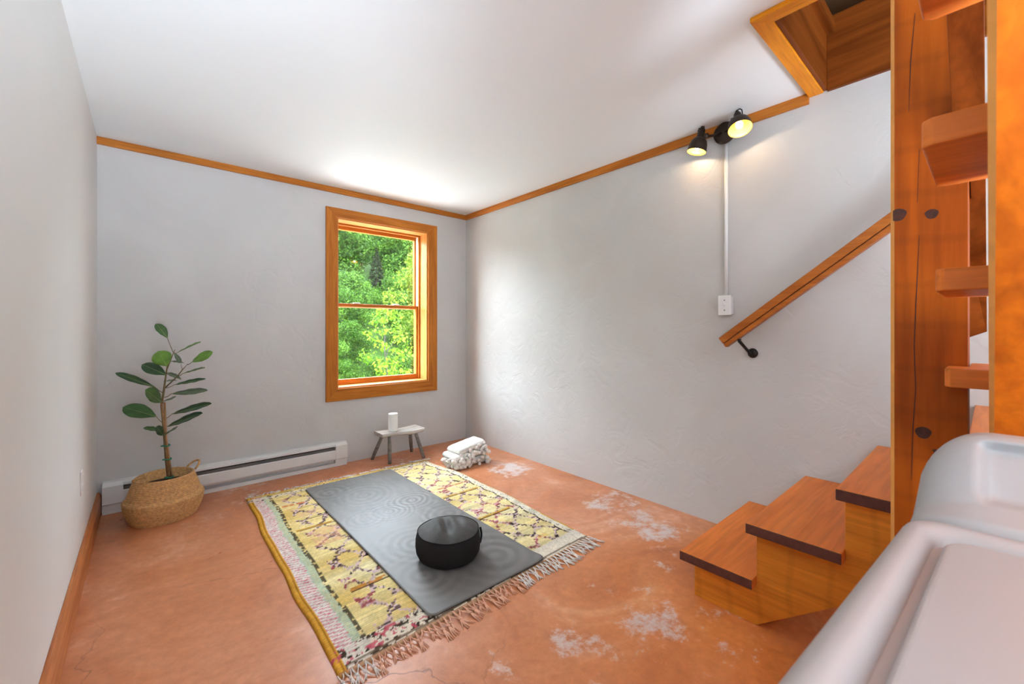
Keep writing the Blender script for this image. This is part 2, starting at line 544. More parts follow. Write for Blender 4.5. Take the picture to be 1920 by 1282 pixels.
# ceiling around the L-shaped stair opening
OX0, OY1, OY0 = 1.88, 0.571, -0.95
FX0, FY1 = -0.05, 0.02
cl = MB()
TOPZ = 2.79
for (x0, x1, y0, y1) in ((XL - .1, XR + .1, OY1 + .0, YB + .2), (XL - .1, OX0, FY1, OY1), (XL - .1, FX0, OY0, FY1), (XL - .1, XR + .1, YR - .1, OY0)):
    cl.box(x0, x1, y0, y1, H, TOPZ - 0.02)
struct(cl.build('ceiling', M['ceiling']))

# crown and casing trims
struct(MB().box(XL, XR, YB - .018, YB, 2.392, H).build('trim_1', M['trim_x'], bevel=.002))
struct(MB().box(XR - .018, XR, .632, YB - .018, 2.386, H).build('trim_2', M['trim_y'], bevel=.002))
struct(MB().prism([(OX0 - .066, .634), (OX0, .571), (XR, .571), (XR, .634)][::-1], H - .02, H, 'z').build('trim_3', M['case_x'], bevel=.002))
struct(MB().prism([(OX0 - .066, .634), (OX0 - .066, FY1), (OX0, FY1), (OX0, .571)], H - .02, H, 'z').build('trim_4', M['case_y'], bevel=.002))
# boards lining the stair opening
struct(MB().box(OX0, XR, OY1 - .018, OY1, H - .012, 2.70).build('trim_5', M['fascia_x'], bevel=.002))
struct(MB().box(OX0, XR, OY1 - .05, OY1, 2.70, 2.765).build('trim_6', M['fascia_x'], bevel=.003))
struct(MB().box(XR - .02, XR + .1, OY0, OY1 - .018, H - .022, 2.79).build('trim_7', M['fascia_y'], bevel=.002))
struct(MB().box(OX0 - .018, OX0, FY1, OY1 - .0, H, 2.77).build('trim_8', M['fascia_y']))
# the dim upstairs room above the opening
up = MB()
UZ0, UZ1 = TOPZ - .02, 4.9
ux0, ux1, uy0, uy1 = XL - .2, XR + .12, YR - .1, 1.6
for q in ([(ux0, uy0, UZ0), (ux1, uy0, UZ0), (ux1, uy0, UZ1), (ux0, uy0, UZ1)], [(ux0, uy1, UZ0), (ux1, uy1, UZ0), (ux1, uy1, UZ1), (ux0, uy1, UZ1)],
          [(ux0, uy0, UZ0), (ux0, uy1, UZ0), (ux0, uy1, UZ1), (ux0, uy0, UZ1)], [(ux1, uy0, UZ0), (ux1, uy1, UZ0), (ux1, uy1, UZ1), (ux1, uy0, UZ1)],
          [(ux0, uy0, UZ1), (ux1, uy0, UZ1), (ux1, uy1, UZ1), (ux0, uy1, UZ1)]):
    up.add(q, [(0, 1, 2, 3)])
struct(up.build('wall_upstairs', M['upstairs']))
struct(MB().prism([(XL, 0), (XL + .022, 0), (XL + .022, .115), (XL + .012, .14), (XL, .14)], YR, YB, 'y').build('baseboard_left', M['base'], bevel=.002))

# ------------------------------------------------------------------ window
win = thing('window_1', ((WX0 + WX1) / 2, YB, WZ0), kind='structure')
CX0, CX1, CZ0, CZ1 = 1.166, 2.268, 0.562, 2.262
yo = YB - .02
MB().prism([(CX0, CZ0), (WX0, WZ0), (WX0, WZ1), (CX0, CZ1)], yo, YB, 'y').build('casing_board', M['trim_z'], win, bevel=.002)
MB().prism([(CX1, CZ0), (CX1, CZ1), (WX1, WZ1), (WX1, WZ0)], yo, YB, 'y').build('casing_board', M['trim_z'], win, bevel=.002)
MB().prism([(CX0, CZ1), (WX0, WZ1), (WX1, WZ1), (CX1, CZ1)], yo, YB, 'y').build('casing_board', M['trim_x'], win, bevel=.002)
MB().prism([(CX0, CZ0), (CX1, CZ0), (WX1, WZ0), (WX0, WZ0)], yo, YB, 'y').build('casing_board', M['trim_x'], win, bevel=.002)
JW = wood('jamb_pine', (226, 160, 92), (190, 118, 56), 'z'); JX = wood('jamb_pine_x', (226, 160, 92), (190, 118, 56), 'x')
t = .012
MB().box(WX0, WX0 + t, YB - .004, YB + WT, WZ0, WZ1).build('jamb', JW, win)
MB().box(WX1 - t, WX1, YB - .004, YB + WT, WZ0, WZ1).build('jamb', JW, win)
MB().box(WX0 + t, WX1 - t, YB - .004, YB + WT, WZ1 - t, WZ1).build('jamb', JX, win)
MB().box(WX0 + t, WX1 - t, YB - .004, YB + WT, WZ0, WZ0 + t).build('window_sill', JX, win)
IX0, IX1, IZ0, IZ1 = WX0 + t, WX1 - t, WZ0 + t, WZ1 - t
YS = YB + .15
for (x0, x1) in ((IX0, IX0 + .018), (IX1 - .018, IX1)):
    MB().box(x0, x1, YS - .02, YS, IZ0, IZ1).build('stop', M['trim_z'], win, bevel=.002)
MB().box(IX0 + .018, IX1 - .018, YS - .02, YS, IZ1 - .018, IZ1).build('stop', M['trim_x'], win, bevel=.002)


def sash(y0, z0, z1, st, rt, rb, nm):
    mb = MB()
    mb.box(IX0, IX0 + st, y0, y0 + .036, z0, z1); mb.box(IX1 - st, IX1, y0, y0 + .036, z0, z1)
    o = mb.build(nm, M['trim_z'], win, bevel=.003)
    MB().box(IX0 + st, IX1 - st, y0, y0 + .036, z1 - rt, z1).build('top_rail', M['trim_x'], o, bevel=.003)
    MB().box(IX0 + st, IX1 - st, y0, y0 + .036, z0, z0 + rb).build('bottom_rail', M['trim_x'], o, bevel=.003)
    p = MB().box(IX0 + st, IX1 - st, y0 + .016, y0 + .02, z0 + rb, z1 - rt).build('pane', M['glass'], o)
    return o


ls = sash(YS, IZ0, 1.435, .036, .032, .05, 'lower_sash')
sash(YS + .04, 1.40, IZ1, .036, .045, .032, 'upper_sash')
MB().box(IX1 - .018, IX1 - .002, YS + .0, YS + .04, 1.436, IZ1).build('jamb_liner', M['sash_white'], win)
MB().box(IX0 + .002, IX0 + .018, YS + .0, YS + .04, 1.436, IZ1).build('jamb_liner', M['sash_white'], win)
for x in (1.50, 1.90):
    MB().box(x - .03, x + .03, YS + .004, YS + .03, 1.4355, 1.4475).build('sash_lock', M['white_plastic'], win, bevel=.003)

# ------------------------------------------------------------------ staircase
st = thing('staircase', (2.2, 0.5, 0), 'L-shaped open wooden staircase with red-brown treads against the grey plaster wall', 'staircase')
TX0, SX0, SX1 = 1.81, 1.86, 1.905
ty = [(.625, .925), (.340, .650), (.050, .358)]
tz = [.20, .42, .642]
for (y0, y1), z in zip(ty, tz):
    mb = MB().box(TX0, XR - .004, y0, y1, z - .04, z)
    mb.mi = [1 if i == 5 else 0 for i in range(6)]
    mb.build('tread', [M['tread_x'], M['endgrain']], st, bevel=.003)


def saw(xa, xb):
    poly = [(.88, 0), (.625, 0), (.05, .445), (.05, .642 - .04), (.34, .602), (.34, .38), (.625, .38), (.625, .16), (.88, .16)]
    return MB().prism(poly, xa, xb, 'x')


saw(SX0, SX1).build('stringer', M['stringer_y'], st, bevel=.002)
saw(XR - .05, XR - .005).build('stringer', M['stringer_y'], st, bevel=.002)
LZ = .878
mb = MB().box(TX0, XR - .004, -.84, .045, LZ - .04, LZ)
mb.mi = [1 if i == 5 else 0 for i in range(6)]
mb.build('landing', [M['tread_x'], M['endgrain']], st, bevel=.003)
MB().box(SX0, SX1, -.80, .04, LZ - .2, LZ - .042).build('landing_joist', M['stringer_y'], st)
MB().box(XR - .05, XR - .005, -.80, .04, LZ - .2, LZ - .042).build('landing_joist', M['stringer_y'], st)
MB().box(SX1, XR - .05, -.02, .03, LZ - .2, LZ - .042).build('landing_joist', M['stringer_x'], st)
MB().box(2.5, 2.62, -.8, -.68, 0, LZ - .2).build('landing_leg', M['post_z'], st)
MB().box(SX0, SX0 + .12, -.8, -.68, 0, LZ - .2).build('landing_leg', M['post_z'], st)
# upper flight rising back over the washer
PX0, PX1, PY0, PY1 = 1.60, 1.752, .040, .190       # post
zA, run = 1.102, .26
YE = .076
for k in range(7):
    x0 = 1.475 - run * k; x1 = x0 + .30; z = zA + .22 * k
    if k == 0:
        poly = [(x0, -.80), (x1, -.80), (x1, PY0 - .002), (PX0 - .002, PY0 - .002), (PX0 - .002, YE), (x0 + .012, YE), (x0, YE - .01)]
    else:
        poly = [(x0, -.80), (x1, -.80), (x1, YE - .012), (x1 - .012, YE), (x0 + .012, YE), (x0, YE - .012)]
    MB().prism(poly, z - .045, z, 'z').build('tread', M['tread_y'], st, bevel=.003)


def saw2(ya, yb):
    top = []
    for k in range(7):
        x0 = 1.475 - run * k; z = zA + .22 * k - .045
        xr = x0 + run + .02 if k == 0 else x0 + run
        top += [(xr, z), (x0, z)]
    n = len(top)
    foot = [(top[0][0], LZ - .1)]
    low = []
    # lower edge parallel to the pitch
    sl = .22 / run
    xa = 1.56
    low = [(xa, LZ - .1), (top[-1][0] - .0, LZ - .1 + sl * (xa - top[-1][0]))]
    poly = foot + top + low[::-1]
    return MB().prism(poly, ya, yb, 'y')


saw2(-.052, .003).build('upper_stringer', [M['post_x'], M['lit_edge']], st, bevel=.007, seg=1, bmat=1)
saw2(-.76, -.71).build('upper_stringer', M['post_x'], st, bevel=.002)

post = thing('stair_post', ((PX0 + PX1) / 2, (PY0 + PY1) / 2, 0), 'thick rough-sawn square post with dark knots standing beside the stairs', 'post')
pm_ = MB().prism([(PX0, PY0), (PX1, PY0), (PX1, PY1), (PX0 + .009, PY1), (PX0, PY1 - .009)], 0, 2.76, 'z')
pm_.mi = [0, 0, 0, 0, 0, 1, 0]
pm_.build('shaft', [M['post_z'], M['lit_edge']], post)


def on_post(x, y):
    d = ray(x, y); k = PX0 / d.x
    return d.y * k, CAM_Z + d.z * k


for (x, y, rx, rz) in ((1683, 403, 13, 12), (1747, 401, 9, 9), (1731, 811, 11, 11), (1754, 845, 4, 3)):
    yy, zz = on_post(x, y)
    k = 1.15 / 784
    pts = [(yy + rx * k * math.cos(a) * (1 + .1 * math.sin(3 * a)), zz + rz * k * math.sin(a)) for a in np.linspace(0, 2 * math.pi, 14, endpoint=False)]
    pts = [(min(p[0], PY1 - .006), p[1]) for p in pts]
    MB().prism(pts, PX0 - .0008, PX0 + .004, 'x').build('knot', M['knot'], post)
for line in ([(1716, 25), (1708, 110), (1704, 210)], [(1724, 280), (1720, 380)], [(1724, 440), (1718, 560), (1714, 650), (1717, 730), (1712, 800), (1709, 900)]):
    P = [on_post(*p) for p in line]
    mbk = MB()
    n = len(P)
    Lp = [(p[0] - .001 * (.4 if i in (0, n - 1) else 1), p[1]) for i, p in enumerate(P)] + [(p[0] + .001 * (.4 if i in (0, n - 1) else 1), p[1]) for i, p in reversed(list(enumerate(P)))]
    mbk.prism(Lp, PX0 - .0006, PX0 + .002, 'x').build('crack', M['knot'], post)

# handrail of the upper flight, let into the post
rl = MB()
sl = .22 / run


def railp(X): return 1.154 + (2.24 - X) * sl * 1.0


secs = []
for X in (2.24, PX1 + .002, PX1 + .001, PX0 - .001, PX0 - .002, .75):
    yl = PY0 - .002 if PX0 - .0015 < X < PX1 + .0015 else .066
    secs.append((X, yl))
for (y0, h0, h1, cut) in ((.008, .0, .06, 0),):
    vts, fcs = [], []
    for i, (X, yl) in enumerate(secs):
        zb = railp(X)
        dz = .035 if i == 0 else 0
        vts += [(X - (.0 if i else 0), .010, zb + dz), (X, yl, zb + dz * .2), (X, yl, zb + .085), (X, .010, zb + .085)]
    for i in range(len(secs) - 1):
        for k in range(4):
            a, b2 = i * 4 + k, i * 4 + (k + 1) % 4
            fcs.append((a, b2, b2 + 4, a + 4))
    fcs += [(0, 1, 2, 3), tuple(range(len(vts) - 4, len(vts)))[::-1]]
    rl.add(vts, fcs)
hr2 = rl.build('handrail', M['fascia_x'], None, bevel=.004)
tag(hr2, 'dark sloping wooden handrail board let into the square post, seen between the upper treads', 'handrail')

# wall handrail
hr = thing('wall_handrail', (2.55, .9, 1.1), 'honey-brown grooved wooden handrail sloping up the grey plaster wall', 'handrail')
ang = math.atan2(.22, .285)
ydir = Vector((0, -math.cos(ang), math.sin(ang))); nrm = Vector((0, math.sin(ang), math.cos(ang)))
p0 = Vector((2.545, 1.012, 1.092))


def railbox(w0, w1, h0, h1, mat, nm, par, l0=0.0):
    # plumb-cut lower end with a short return
    L_ = 2.3
    v = []
    for (l, cutx) in ((l0, 1), (L_, 0)):
        for (x, h) in ((w0, h0), (w1, h0), (w1, h1), (w0, h1)):
            extra = (h1_max - h) * .55 if cutx else 0
            q = p0 + ydir * (l + extra * 0) + nrm * h + Vector((x, 0, 0))
            v.append(q)
    f = [(0, 1, 2, 3), (4, 7, 6, 5), (0, 4, 5, 1), (1, 5, 6, 2), (2, 6, 7, 3), (3, 7, 4, 0)]
    return MB().add(v, f).build(nm, mat, par, bevel=.003)


h1_max = .066
railbox(-.022, .022, .026, .066, M['rail_y'], 'upper_rail', hr)
railbox(-.014, .022, .022, .026, M['endgrain'], 'groove', hr, .003)
railbox(-.020, .022, .0, .022, M['rail_y'], 'lower_rail', hr)
br = MB()
bc = Vector((XR, .905, 1.059))
br.lathe([(0, 0), (.026, 0), (.028, .008), (.024, .016), (.012, .02), (0, .02)], bc, 20, (-1, 0, 0))
bj = p0 + ydir * .085 + Vector((0, 0, -.003))
br.tube([bc + Vector((-.012, 0, 0)), bc + Vector((-.045, .006, .006)), bc + Vector((-.075, .014, .03)), bj + Vector((0, 0, -.012)), bj], [.008, .008, .008, .009, .011], 10)
MBp = br.build('bracket', M['black_iron'], hr, smooth=True)
bj2 = p0 + ydir * 1.6
br = MB(); bc2 = Vector((XR, bj2.y, bj2.z - .07))
br.lathe([(0, 0), (.026, 0), (.028, .008), (.024, .016), (.012, .02), (0, .02)], bc2, 20, (-1, 0, 0))
br.tube([bc2 + Vector((-.012, 0, 0)), bc2 + Vector((-.07, 0, .02)), bj2], [.008, .008, .011], 10)
br.build('bracket', M['black_iron'], hr, smooth=True)

# ------------------------------------------------------------------ baseboard heater
ht = thing('baseboard_heater', (.55, YB, 0), 'long white metal electric baseboard heater along the foot of the back wall', 'heater')
hx0, hx1 = -.218, 1.332
MB().box(hx0, hx1, YB - .012, YB, .012, .205).build('back_plate', M['white_metal'], ht)
MB().prism([(YB - .012, .205), (YB - .045, .205), (YB - .066, .193), (YB - .066, .178), (YB - .060, .178), (YB - .060, .19), (YB - .044, .199), (YB - .012, .199)], hx0 + .1, hx1 - .1, 'x').build('top_hood', M['white_metal'], ht)
MB().prism([(YB - .066, .148), (YB - .070, .142), (YB - .070, .075), (YB - .062, .062), (YB - .058, .066), (YB - .064, .078), (YB - .064, .144)], hx0 + .1, hx1 - .1, 'x').build('front_panel', M['white_metal'], ht)
MB().box(hx0 + .1, hx1 - .1, YB - .05, YB - .012, .07, .165).build('heating_element', M['heater_dark'], ht)
for (a, b2) in ((hx0, hx0 + .1), (hx1 - .1, hx1)):
    MB().prism([(YB - .012, .03), (YB - .056, .03), (YB - .056, .062), (YB - .072, .068), (YB - .072, .182), (YB - .046, .205), (YB - .012, .205)], a, b2, 'x').build('end_cap', M['white_metal'], ht, bevel=.002)
MB().box(hx0, hx1, YB - .05, YB - .012, 0.001, .03).build('lower_channel', M['white_metal'], ht)

# ------------------------------------------------------------------ wall plates
ot = thing('wall_outlet', (XL, 2.935, .446), 'small white outlet plate low on the white wall near the potted plant', 'outlet')
MB().box(XL, XL + .006, 2.90, 2.97, .388, .504).build('cover_plate', M['white_plastic'], ot, bevel=.002)
for z in (.42, .472):
    MB().box(XL + .004, XL + .009, 2.918, 2.952, z - .014, z + .014).build('socket', M['white_plastic'], ot, bevel=.002)
sw = thing('light_switch', (XL, 1.275, 1.55), 'white raised switch plate high on the white wall at eye level', 'switch')
MB().box(XL, XL + .008, 1.19, 1.335, 1.483, 1.597).build('cover_plate', M['white_plastic'], sw, bevel=.003)
for y in (1.235, 1.29):
    MB().box(XL + .006, XL + .022, y - .006, y + .006, 1.53, 1.555).build('toggle', M['white_plastic'], sw, bevel=.002)
sb = thing('switch_box', (XR, 1.046, 1.34), 'white surface-mounted switch box on the grey wall above the handrail end', 'switch')
MB().box(XR - .042, XR, 1.011, 1.079, 1.284, 1.394).build('box', M['white_metal'], sb, bevel=.004)
MB().box(XR - .047, XR - .042, 1.008, 1.083, 1.281, 1.398).build('cover_plate', M['white_plastic'], sb, bevel=.002)
MB().box(XR - .062, XR - .047, 1.041, 1.051, 1.335, 1.352).build('toggle', M['white_plastic'], sb, bevel=.002)
for z in (1.31, 1.37):
    MB().lathe([(0, 0), (.004, 0), (.003, .002), (0, .002)], (XR - .047, 1.046, z), 10, (-1, 0, 0)).build('screw', M['heater_dark'], sb)
cd = MB().tube([(XR - .012, 1.050, 1.398), (XR - .012, 1.050, 2.31)], .0115, 12).build('conduit', M['white_metal'], None, smooth=True)
tag(cd, 'thin white conduit pipe running up the grey wall from switch box to lamp', 'pipe')

# ------------------------------------------------------------------ spotlight lamp
lp = thing('wall_spotlight', (XR - .02, 1.05, 2.375), 'dark bronze wall lamp with two bell spotlight heads under the ceiling', 'lamp')
CP = Vector((XR - .018, 1.052, 2.374))
MB().lathe([(0, 0), (.062, 0), (.064, .006), (.062, .02), (.05, .026), (.012, .03), (0, .03)], CP, 36, (-1, 0, 0)).build('canopy', M['bronze'], lp, smooth=True)
stem = CP + Vector((-.03, 0, 0))


def head(top, mouth, rim, nm_light, energy):
    top, mouth = Vector(top), Vector(mouth)
    ax = (mouth - top); Ln = ax.length; ax.normalize()
    outer = [(0, 0), (.011, .0), (.013, .012), (.019, .016), (.021, .03), (.023, .42 * Ln), (.026, .45 * Ln), (rim * .64, .50 * Ln), (rim * .82, .58 * Ln), (rim * .93, .72 * Ln), (rim * .98, .88 * Ln), (rim, Ln)]
    inner = [(rim - .0025, Ln), (rim * .95, .88 * Ln), (rim * .90, .73 * Ln), (rim * .78, .60 * Ln), (rim * .58, .53 * Ln), (.02, .5 * Ln), (0, .5 * Ln)]
    h = MB().lathe(outer, top, 28, ax, caps=False).build('shade', M['bronze'], lp, smooth=True)
    MB().lathe([(rim, Ln)] + inner, top, 28, ax, caps=False).build('shade_lining', M['shade_inside'], h, smooth=True)
    bulb = top + ax * (.74 * Ln)
    em, nt, b = newmat('bulb_glow')
    b.inputs['Emission Color'].default_value = (1, .72, .34, 1); b.inputs['Emission Strength'].default_value = 12
    MB().lathe([(0, -.024), (.011, -.02), (.019, -.006), (.02, .004), (.015, .017), (0, .023)], bulb, 16, ax).build('bulb', em, h, smooth=True)
    light(nm_light, 'POINT', top + ax * (.9 * Ln) , energy, (1, .84, .62), shadow_soft_size=.012)
    # cord loop at the top
    e = Vector((0, 0, 1)).cross(ax); e = e.normalized() if e.length > .01 else Vector((0, 1, 0))
    return h, ax, e


hL, aL, eL = head((2.566, 1.162, 2.436), (2.545, 1.192, 2.286), .056, 'spot_bulb_a', 0.7)
hR, aR, eR = head((2.530, .952, 2.432), (2.490, .920, 2.312), .062, 'spot_bulb_b', 1.2)
MB().tube([stem + Vector((0, .01, 0)), stem + Vector((-.01, .05, -.006)), (2.57, 1.15, 2.375)], .0065, 10).build('arm', M['bronze'], lp, smooth=True)
MB().tube([stem + Vector((0, -.01, 0)), stem + Vector((-.03, -.05, -.004)), (2.525, .952, 2.385)], .0065, 10).build('arm', M['bronze'], lp, smooth=True)
MB().lathe([(0, -.02), (.014, -.02), (.016, 0), (.014, .02), (0, .02)], (2.572, 1.152, 2.376), 14, (0, 1, 0)).build('swivel', M['bronze'], lp, smooth=True)
MB().lathe([(0, -.02), (.014, -.02), (.016, 0), (.014, .02), (0, .02)], (2.515, .955, 2.387), 14, (0, 1, 0)).build('swivel', M['bronze'], lp, smooth=True)
MB().tube([(2.575, 1.160, 2.424), (2.572, 1.166, 2.434), (2.562, 1.184, 2.433), (2.560, 1.19, 2.418), (2.567, 1.178, 2.395)], .0028, 8).build('cord', M['black_iron'], lp, smooth=True)
MB().tube([(2.52, .955, 2.42), (2.519, .95, 2.4365), (2.512, .93, 2.436), (2.508, .918, 2.425), (2.51, .915, 2.40)], .003, 8).build('cord', M['black_iron'], lp, smooth=True)

# ------------------------------------------------------------------ rug
rug = thing('wool_rug', (1.2, 2.4, 0), 'yellow woven wool rug with dark lattice pattern and knotted fringe on the concrete', 'rug')
step = .006
U = np.linspace(0, 1, 241); V = np.linspace(0, 1, 325)
UU, VV = np.meshgrid(U, V)          # rows along v (y)
yf = 1.465 + .045 * U; yb2 = 3.425 - .05 * U
Yr = yf[None, :] * (1 - VV) + yb2[None, :] * VV
wv = np.sin(VV * 17.0) * .004 + np.sin(VV * 7 + 1) * .005 + np.sin(VV * 31 + 2) * .002
xl = .487 + .03 * VV + wv
xr = 1.905 + .05 * np.minimum(1, VV * 2.2) + .004 * np.sin(VV * 20) - .05 * np.clip((VV - .78) / .15, 0, 1)
Xr = xl * (1 - UU) + xr * UU
# metric rug coordinates from the left edge and the front edge
a = UU * 1.43; bq = VV * 1.93
rowi = np.floor(bq / .0115)
rib = np.cos((bq / .0115 - .5 + .16 * fbm(a * 9, bq * 3)) * 2 * math.pi)
jit = vnoise(a * 60, rowi * 7.3) * .02 - .01
ax_, by_ = a + jit, rowi * .0115
base = np.array(lin((240, 218, 150)))[None, None, :] * np.ones(a.shape + (3,))
tone = fbm(a * 2.2 + 3, by_ * 5.5 + 1, 3)[..., None]
och = np.array(lin((220, 180, 88))); crm = np.array(lin((240, 226, 176)))
w_o = .7 * np.clip((tone - .54) * 5, 0, 1) * np.clip(1.15 - a * .9, .1, 1)[..., None]
w_c = np.clip((.52 - tone) * 4 + (a[..., None] - .8) * .7, 0, 1)
base = base * (1 - w_o) + och * w_o
base = base * (1 - w_c) + crm * w_c
rowt = (vnoise(rowi * 3.7 + 2, a * 2.5) - .5)[..., None] * .28
base = base * (1 + rowt)


def put(colr, mask):
    global base
    m = np.clip(mask, 0, 1)[..., None]
    base = base * (1 - m) + np.array(lin(colr)) * m


# lattice of broken dark and pink lines
wx = fbm(ax_ * 5, by_ * 5, 3) - .5; wy = fbm(ax_ * 5 + 40, by_ * 5 + 9, 3) - .5
P1, P2 = .075, .10
la = (ax_ + wx * .09) / P1; lb = (by_ + wy * .09) / P2
fld = np.abs(np.cos(math.pi * la) * 1.0 + np.cos(math.pi * lb + .6) * 1.0)
g2 = np.abs(np.sin(math.pi * (la + lb) * .5)) * np.abs(np.sin(math.pi * (la - lb) * .5 + .3))
brk = vnoise(ax_ * 55, rowi * 3.1)
brk2 = fbm(ax_ * 6 + 70, by_ * 6, 2)
inside = (a > .19) & (a < 1.36) & (bq > .12) & (bq < 1.86)
line = (g2 < .20) & inside
halo = (g2 < .30) & inside & ~line
put((226, 196, 200), line * (brk > .30) * (brk < .55) * .9)
put((92, 62, 76), line * (brk >= .55) * .9)
put((128, 78, 96), line * (brk <= .16) * .75)
put((52, 36, 40), line * (brk >= .80))
put((210, 176, 160), halo * (brk > .72) * .55)
put((204, 92, 96), line * (brk2 > .62) * (brk > .4) * .55)
# coloured weft streaks
for (a0, a1, b0, wdt, colr) in ((.16, .55, 1.20, .010, (206, 150, 40)), (.16, .30, 1.62, .016, (222, 130, 70)), (.20, .62, .44, .016, (212, 140, 50)), (.95, 1.32, .62, .012, (222, 170, 50)), (1.05, 1.35, 1.06, .012, (208, 156, 60)), (1.1, 1.38, 1.22, .008, (202, 120, 90)), (1.18, 1.26, .20, .02, (230, 180, 60)), (.22, .40, 1.10, .05, (236, 180, 140)), (.22, .38, 1.42, .04, (240, 190, 150)), (.2, .34, 1.0, .06, (232, 170, 140))):
    soft = .9 if wdt < .02 else .45
    put(colr, ((a > a0) & (a < a1) & (np.abs(bq - b0) < wdt)) * soft * (vnoise(a * 50, bq * 60) > .25))
for (a0, a1, b0) in ((.17, .70, 1.19), (.2, .6, .425), (.95, 1.3, .61), (1.05, 1.34, 1.045), (.2, .36, 1.33), (.23, .33, 1.53)):
    put((84, 58, 40), ((a > a0) & (a < a1) & (np.abs(bq - b0) < .0045)) * .8)
# left border: mustard binding, red zigzag on white, mint, dark line
put((232, 224, 214), (a > .03) & (a < .10))
zz = np.abs(((bq / .022 + (a - .03) * 14) % 1) - .5)
put((214, 96, 110), ((a > .03) & (a < .10) & (zz < .18 + .25 * (vnoise(a * 60, bq * 60) - .5))) * (.6 + .35 * vnoise(a * 80, bq * 50)))
put((186, 206, 180), ((a > .085 + .015 * vnoise(bq * 60, bq * 0)) & (a < .128)) * (.55 + .4 * vnoise(a * 90, bq * 110)))
put((66, 58, 48), ((a > .122 + .008 * vnoise(bq * 50, bq)) & (a < .146) & (vnoise(a * 80, bq * 90) > .38)) * .9)
put((222, 164, 58), a <= .03)
put((168, 112, 30), (a <= .03) & (np.abs(((a / .008) % 1) - .5) > .38))
# right border
put((236, 228, 214), ((a > 1.375) & (a < 1.43)) * .8)
put((72, 60, 56), ((np.abs(a - 1.366 + .006 * np.sin(bq * 40)) < .005) & (vnoise(bq * 70, a * 9) > .25)))
put((70, 58, 56), ((a > 1.385) & (vnoise(a * 90, bq * 90) > .80)) * .7)
put((224, 172, 60), (a > 1.415) & (bq < .42))
put((236, 214, 170), (a > 1.415) & (bq > .42))
# front and back bands
put((232, 222, 206), ((bq < .12) & (a > .03)) * .85)
put((70, 56, 44), ((bq < .12) & (bq > .012) & (a > .03) & (a < .85) & (fbm(a * 60, bq * 80, 2) > .60)))
put((206, 88, 104), ((bq < .12) & (bq > .03) & (a < .9) & (fbm(a * 50 + 9, bq * 60 + 4, 2) > .66)) * .9)
put((110, 84, 60), ((np.abs(bq - .028 - .006 * np.sin(a * 12)) < .007) & (a > .03)) * .8)
put((196, 142, 92), (bq < .012) * .8)
put((226, 178, 60), ((bq > 1.905) & (vnoise(a * 30, bq * 60) > .3)) * .9)
put((90, 66, 40), (np.abs(bq - 1.895) < .005) * (vnoise(a * 60, bq) > .35))
put((236, 226, 206), ((bq > 1.83) & (bq < 1.885)) * .6)
put((72, 58, 58), ((bq > 1.82) & (bq < 1.89) & (vnoise(a * 70, bq * 90) > .78)))
base = base * (1 + .30 * (vnoise(a * 150, bq * 170) - .5) + .16 * (vnoise(a * 45 + 9, bq * 60) - .5))[..., None]
zr = .0095 + .0019 * rib + .0030 * (fbm(a * 5, bq * 5, 3) - .5) + .0016 * (vnoise(a * 130, bq * 150) - .5)
zr = np.where((a < .03), zr + .002, zr)
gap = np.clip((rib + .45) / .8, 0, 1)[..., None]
base = base * (.8 + .2 * gap)         # darker colour between the woven rows
edge = (UU == 0) | (UU == 1) | (VV == 0) | (VV == 1)
zr = np.where(edge, .0012, np.maximum(zr, .004))


def gridmesh(name, X, Y, Z, colr, mat, parent, smooth=True, keep=None):
    r, c = X.shape
    off = parent_world(parent)
    v = np.stack([X.ravel() - off.x, Y.ravel() - off.y, Z.ravel() - off.z], 1)
    ix = np.arange(r * c).reshape(r, c)
    f = np.stack([ix[:-1, :-1].ravel(), ix[:-1, 1:].ravel(), ix[1:, 1:].ravel(), ix[1:, :-1].ravel()], 1)
    me = bpy.data.meshes.new(name)
    me.vertices.add(len(v)); me.vertices.foreach_set('co', v.astype(np.float32).ravel())
    me.loops.add(f.size); me.loops.foreach_set('vertex_index', f.astype(np.int32).ravel())
    me.polygons.add(len(f)); me.polygons.foreach_set('loop_start', (np.arange(len(f)) * 4).astype(np.int32))
    me.update(calc_edges=True)
    if smooth: me.polygons.foreach_set('use_smooth', np.ones(len(f), bool))
    if colr is not None:
        at = me.color_attributes.new('Col', 'FLOAT_COLOR', 'POINT')
        cc = np.concatenate([np.clip(colr.reshape(-1, 3), 0, 1), np.ones((r * c, 1))], 1)
        at.data.foreach_set('color', cc.astype(np.float32).ravel())
    me.materials.append(mat)
    o = bpy.data.objects.new(name, me); COL.objects.link(o); o.parent = parent
    return o


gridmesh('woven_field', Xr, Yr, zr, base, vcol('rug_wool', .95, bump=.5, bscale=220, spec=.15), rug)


# fringe: knotted tassels along the front, tan on the left and white on the right
def tassel_mesh(seed, mat):
    r = random.Random(seed)
    mb = MB()
    kx = r.uniform(-.004, .004)
    knot = Vector((kx, -.042, .008))
    for sx in (-.013, .013):
        mb.tube([(sx, .006, .009), (sx * .75, -.016, .010), (knot.x + sx * .15, knot.y + .004, .009)], [.0030, .0030, .0034], 5)
    mb.tube([knot + Vector((-.006, .006, 0)), knot + Vector((0, 0, .002)), knot + Vector((.006, -.006, 0))], [.003, .0058, .003], 6)
    ln = r.uniform(.030, .058)
    for q in range(3):
        sx = (q - 1) * .006 + r.uniform(-.004, .004)
        mb.tube([knot, knot + Vector((sx, -ln * .5, -.003)), knot + Vector((sx * 2.2 + r.uniform(-.006, .006), -ln, -.0045))], [.0036, .0032, .0012], 5)
    me_o = mb.build('tassel', mat, None, smooth=True)
    me = me_o.data
    bpy.data.objects.remove(me_o)
    return me


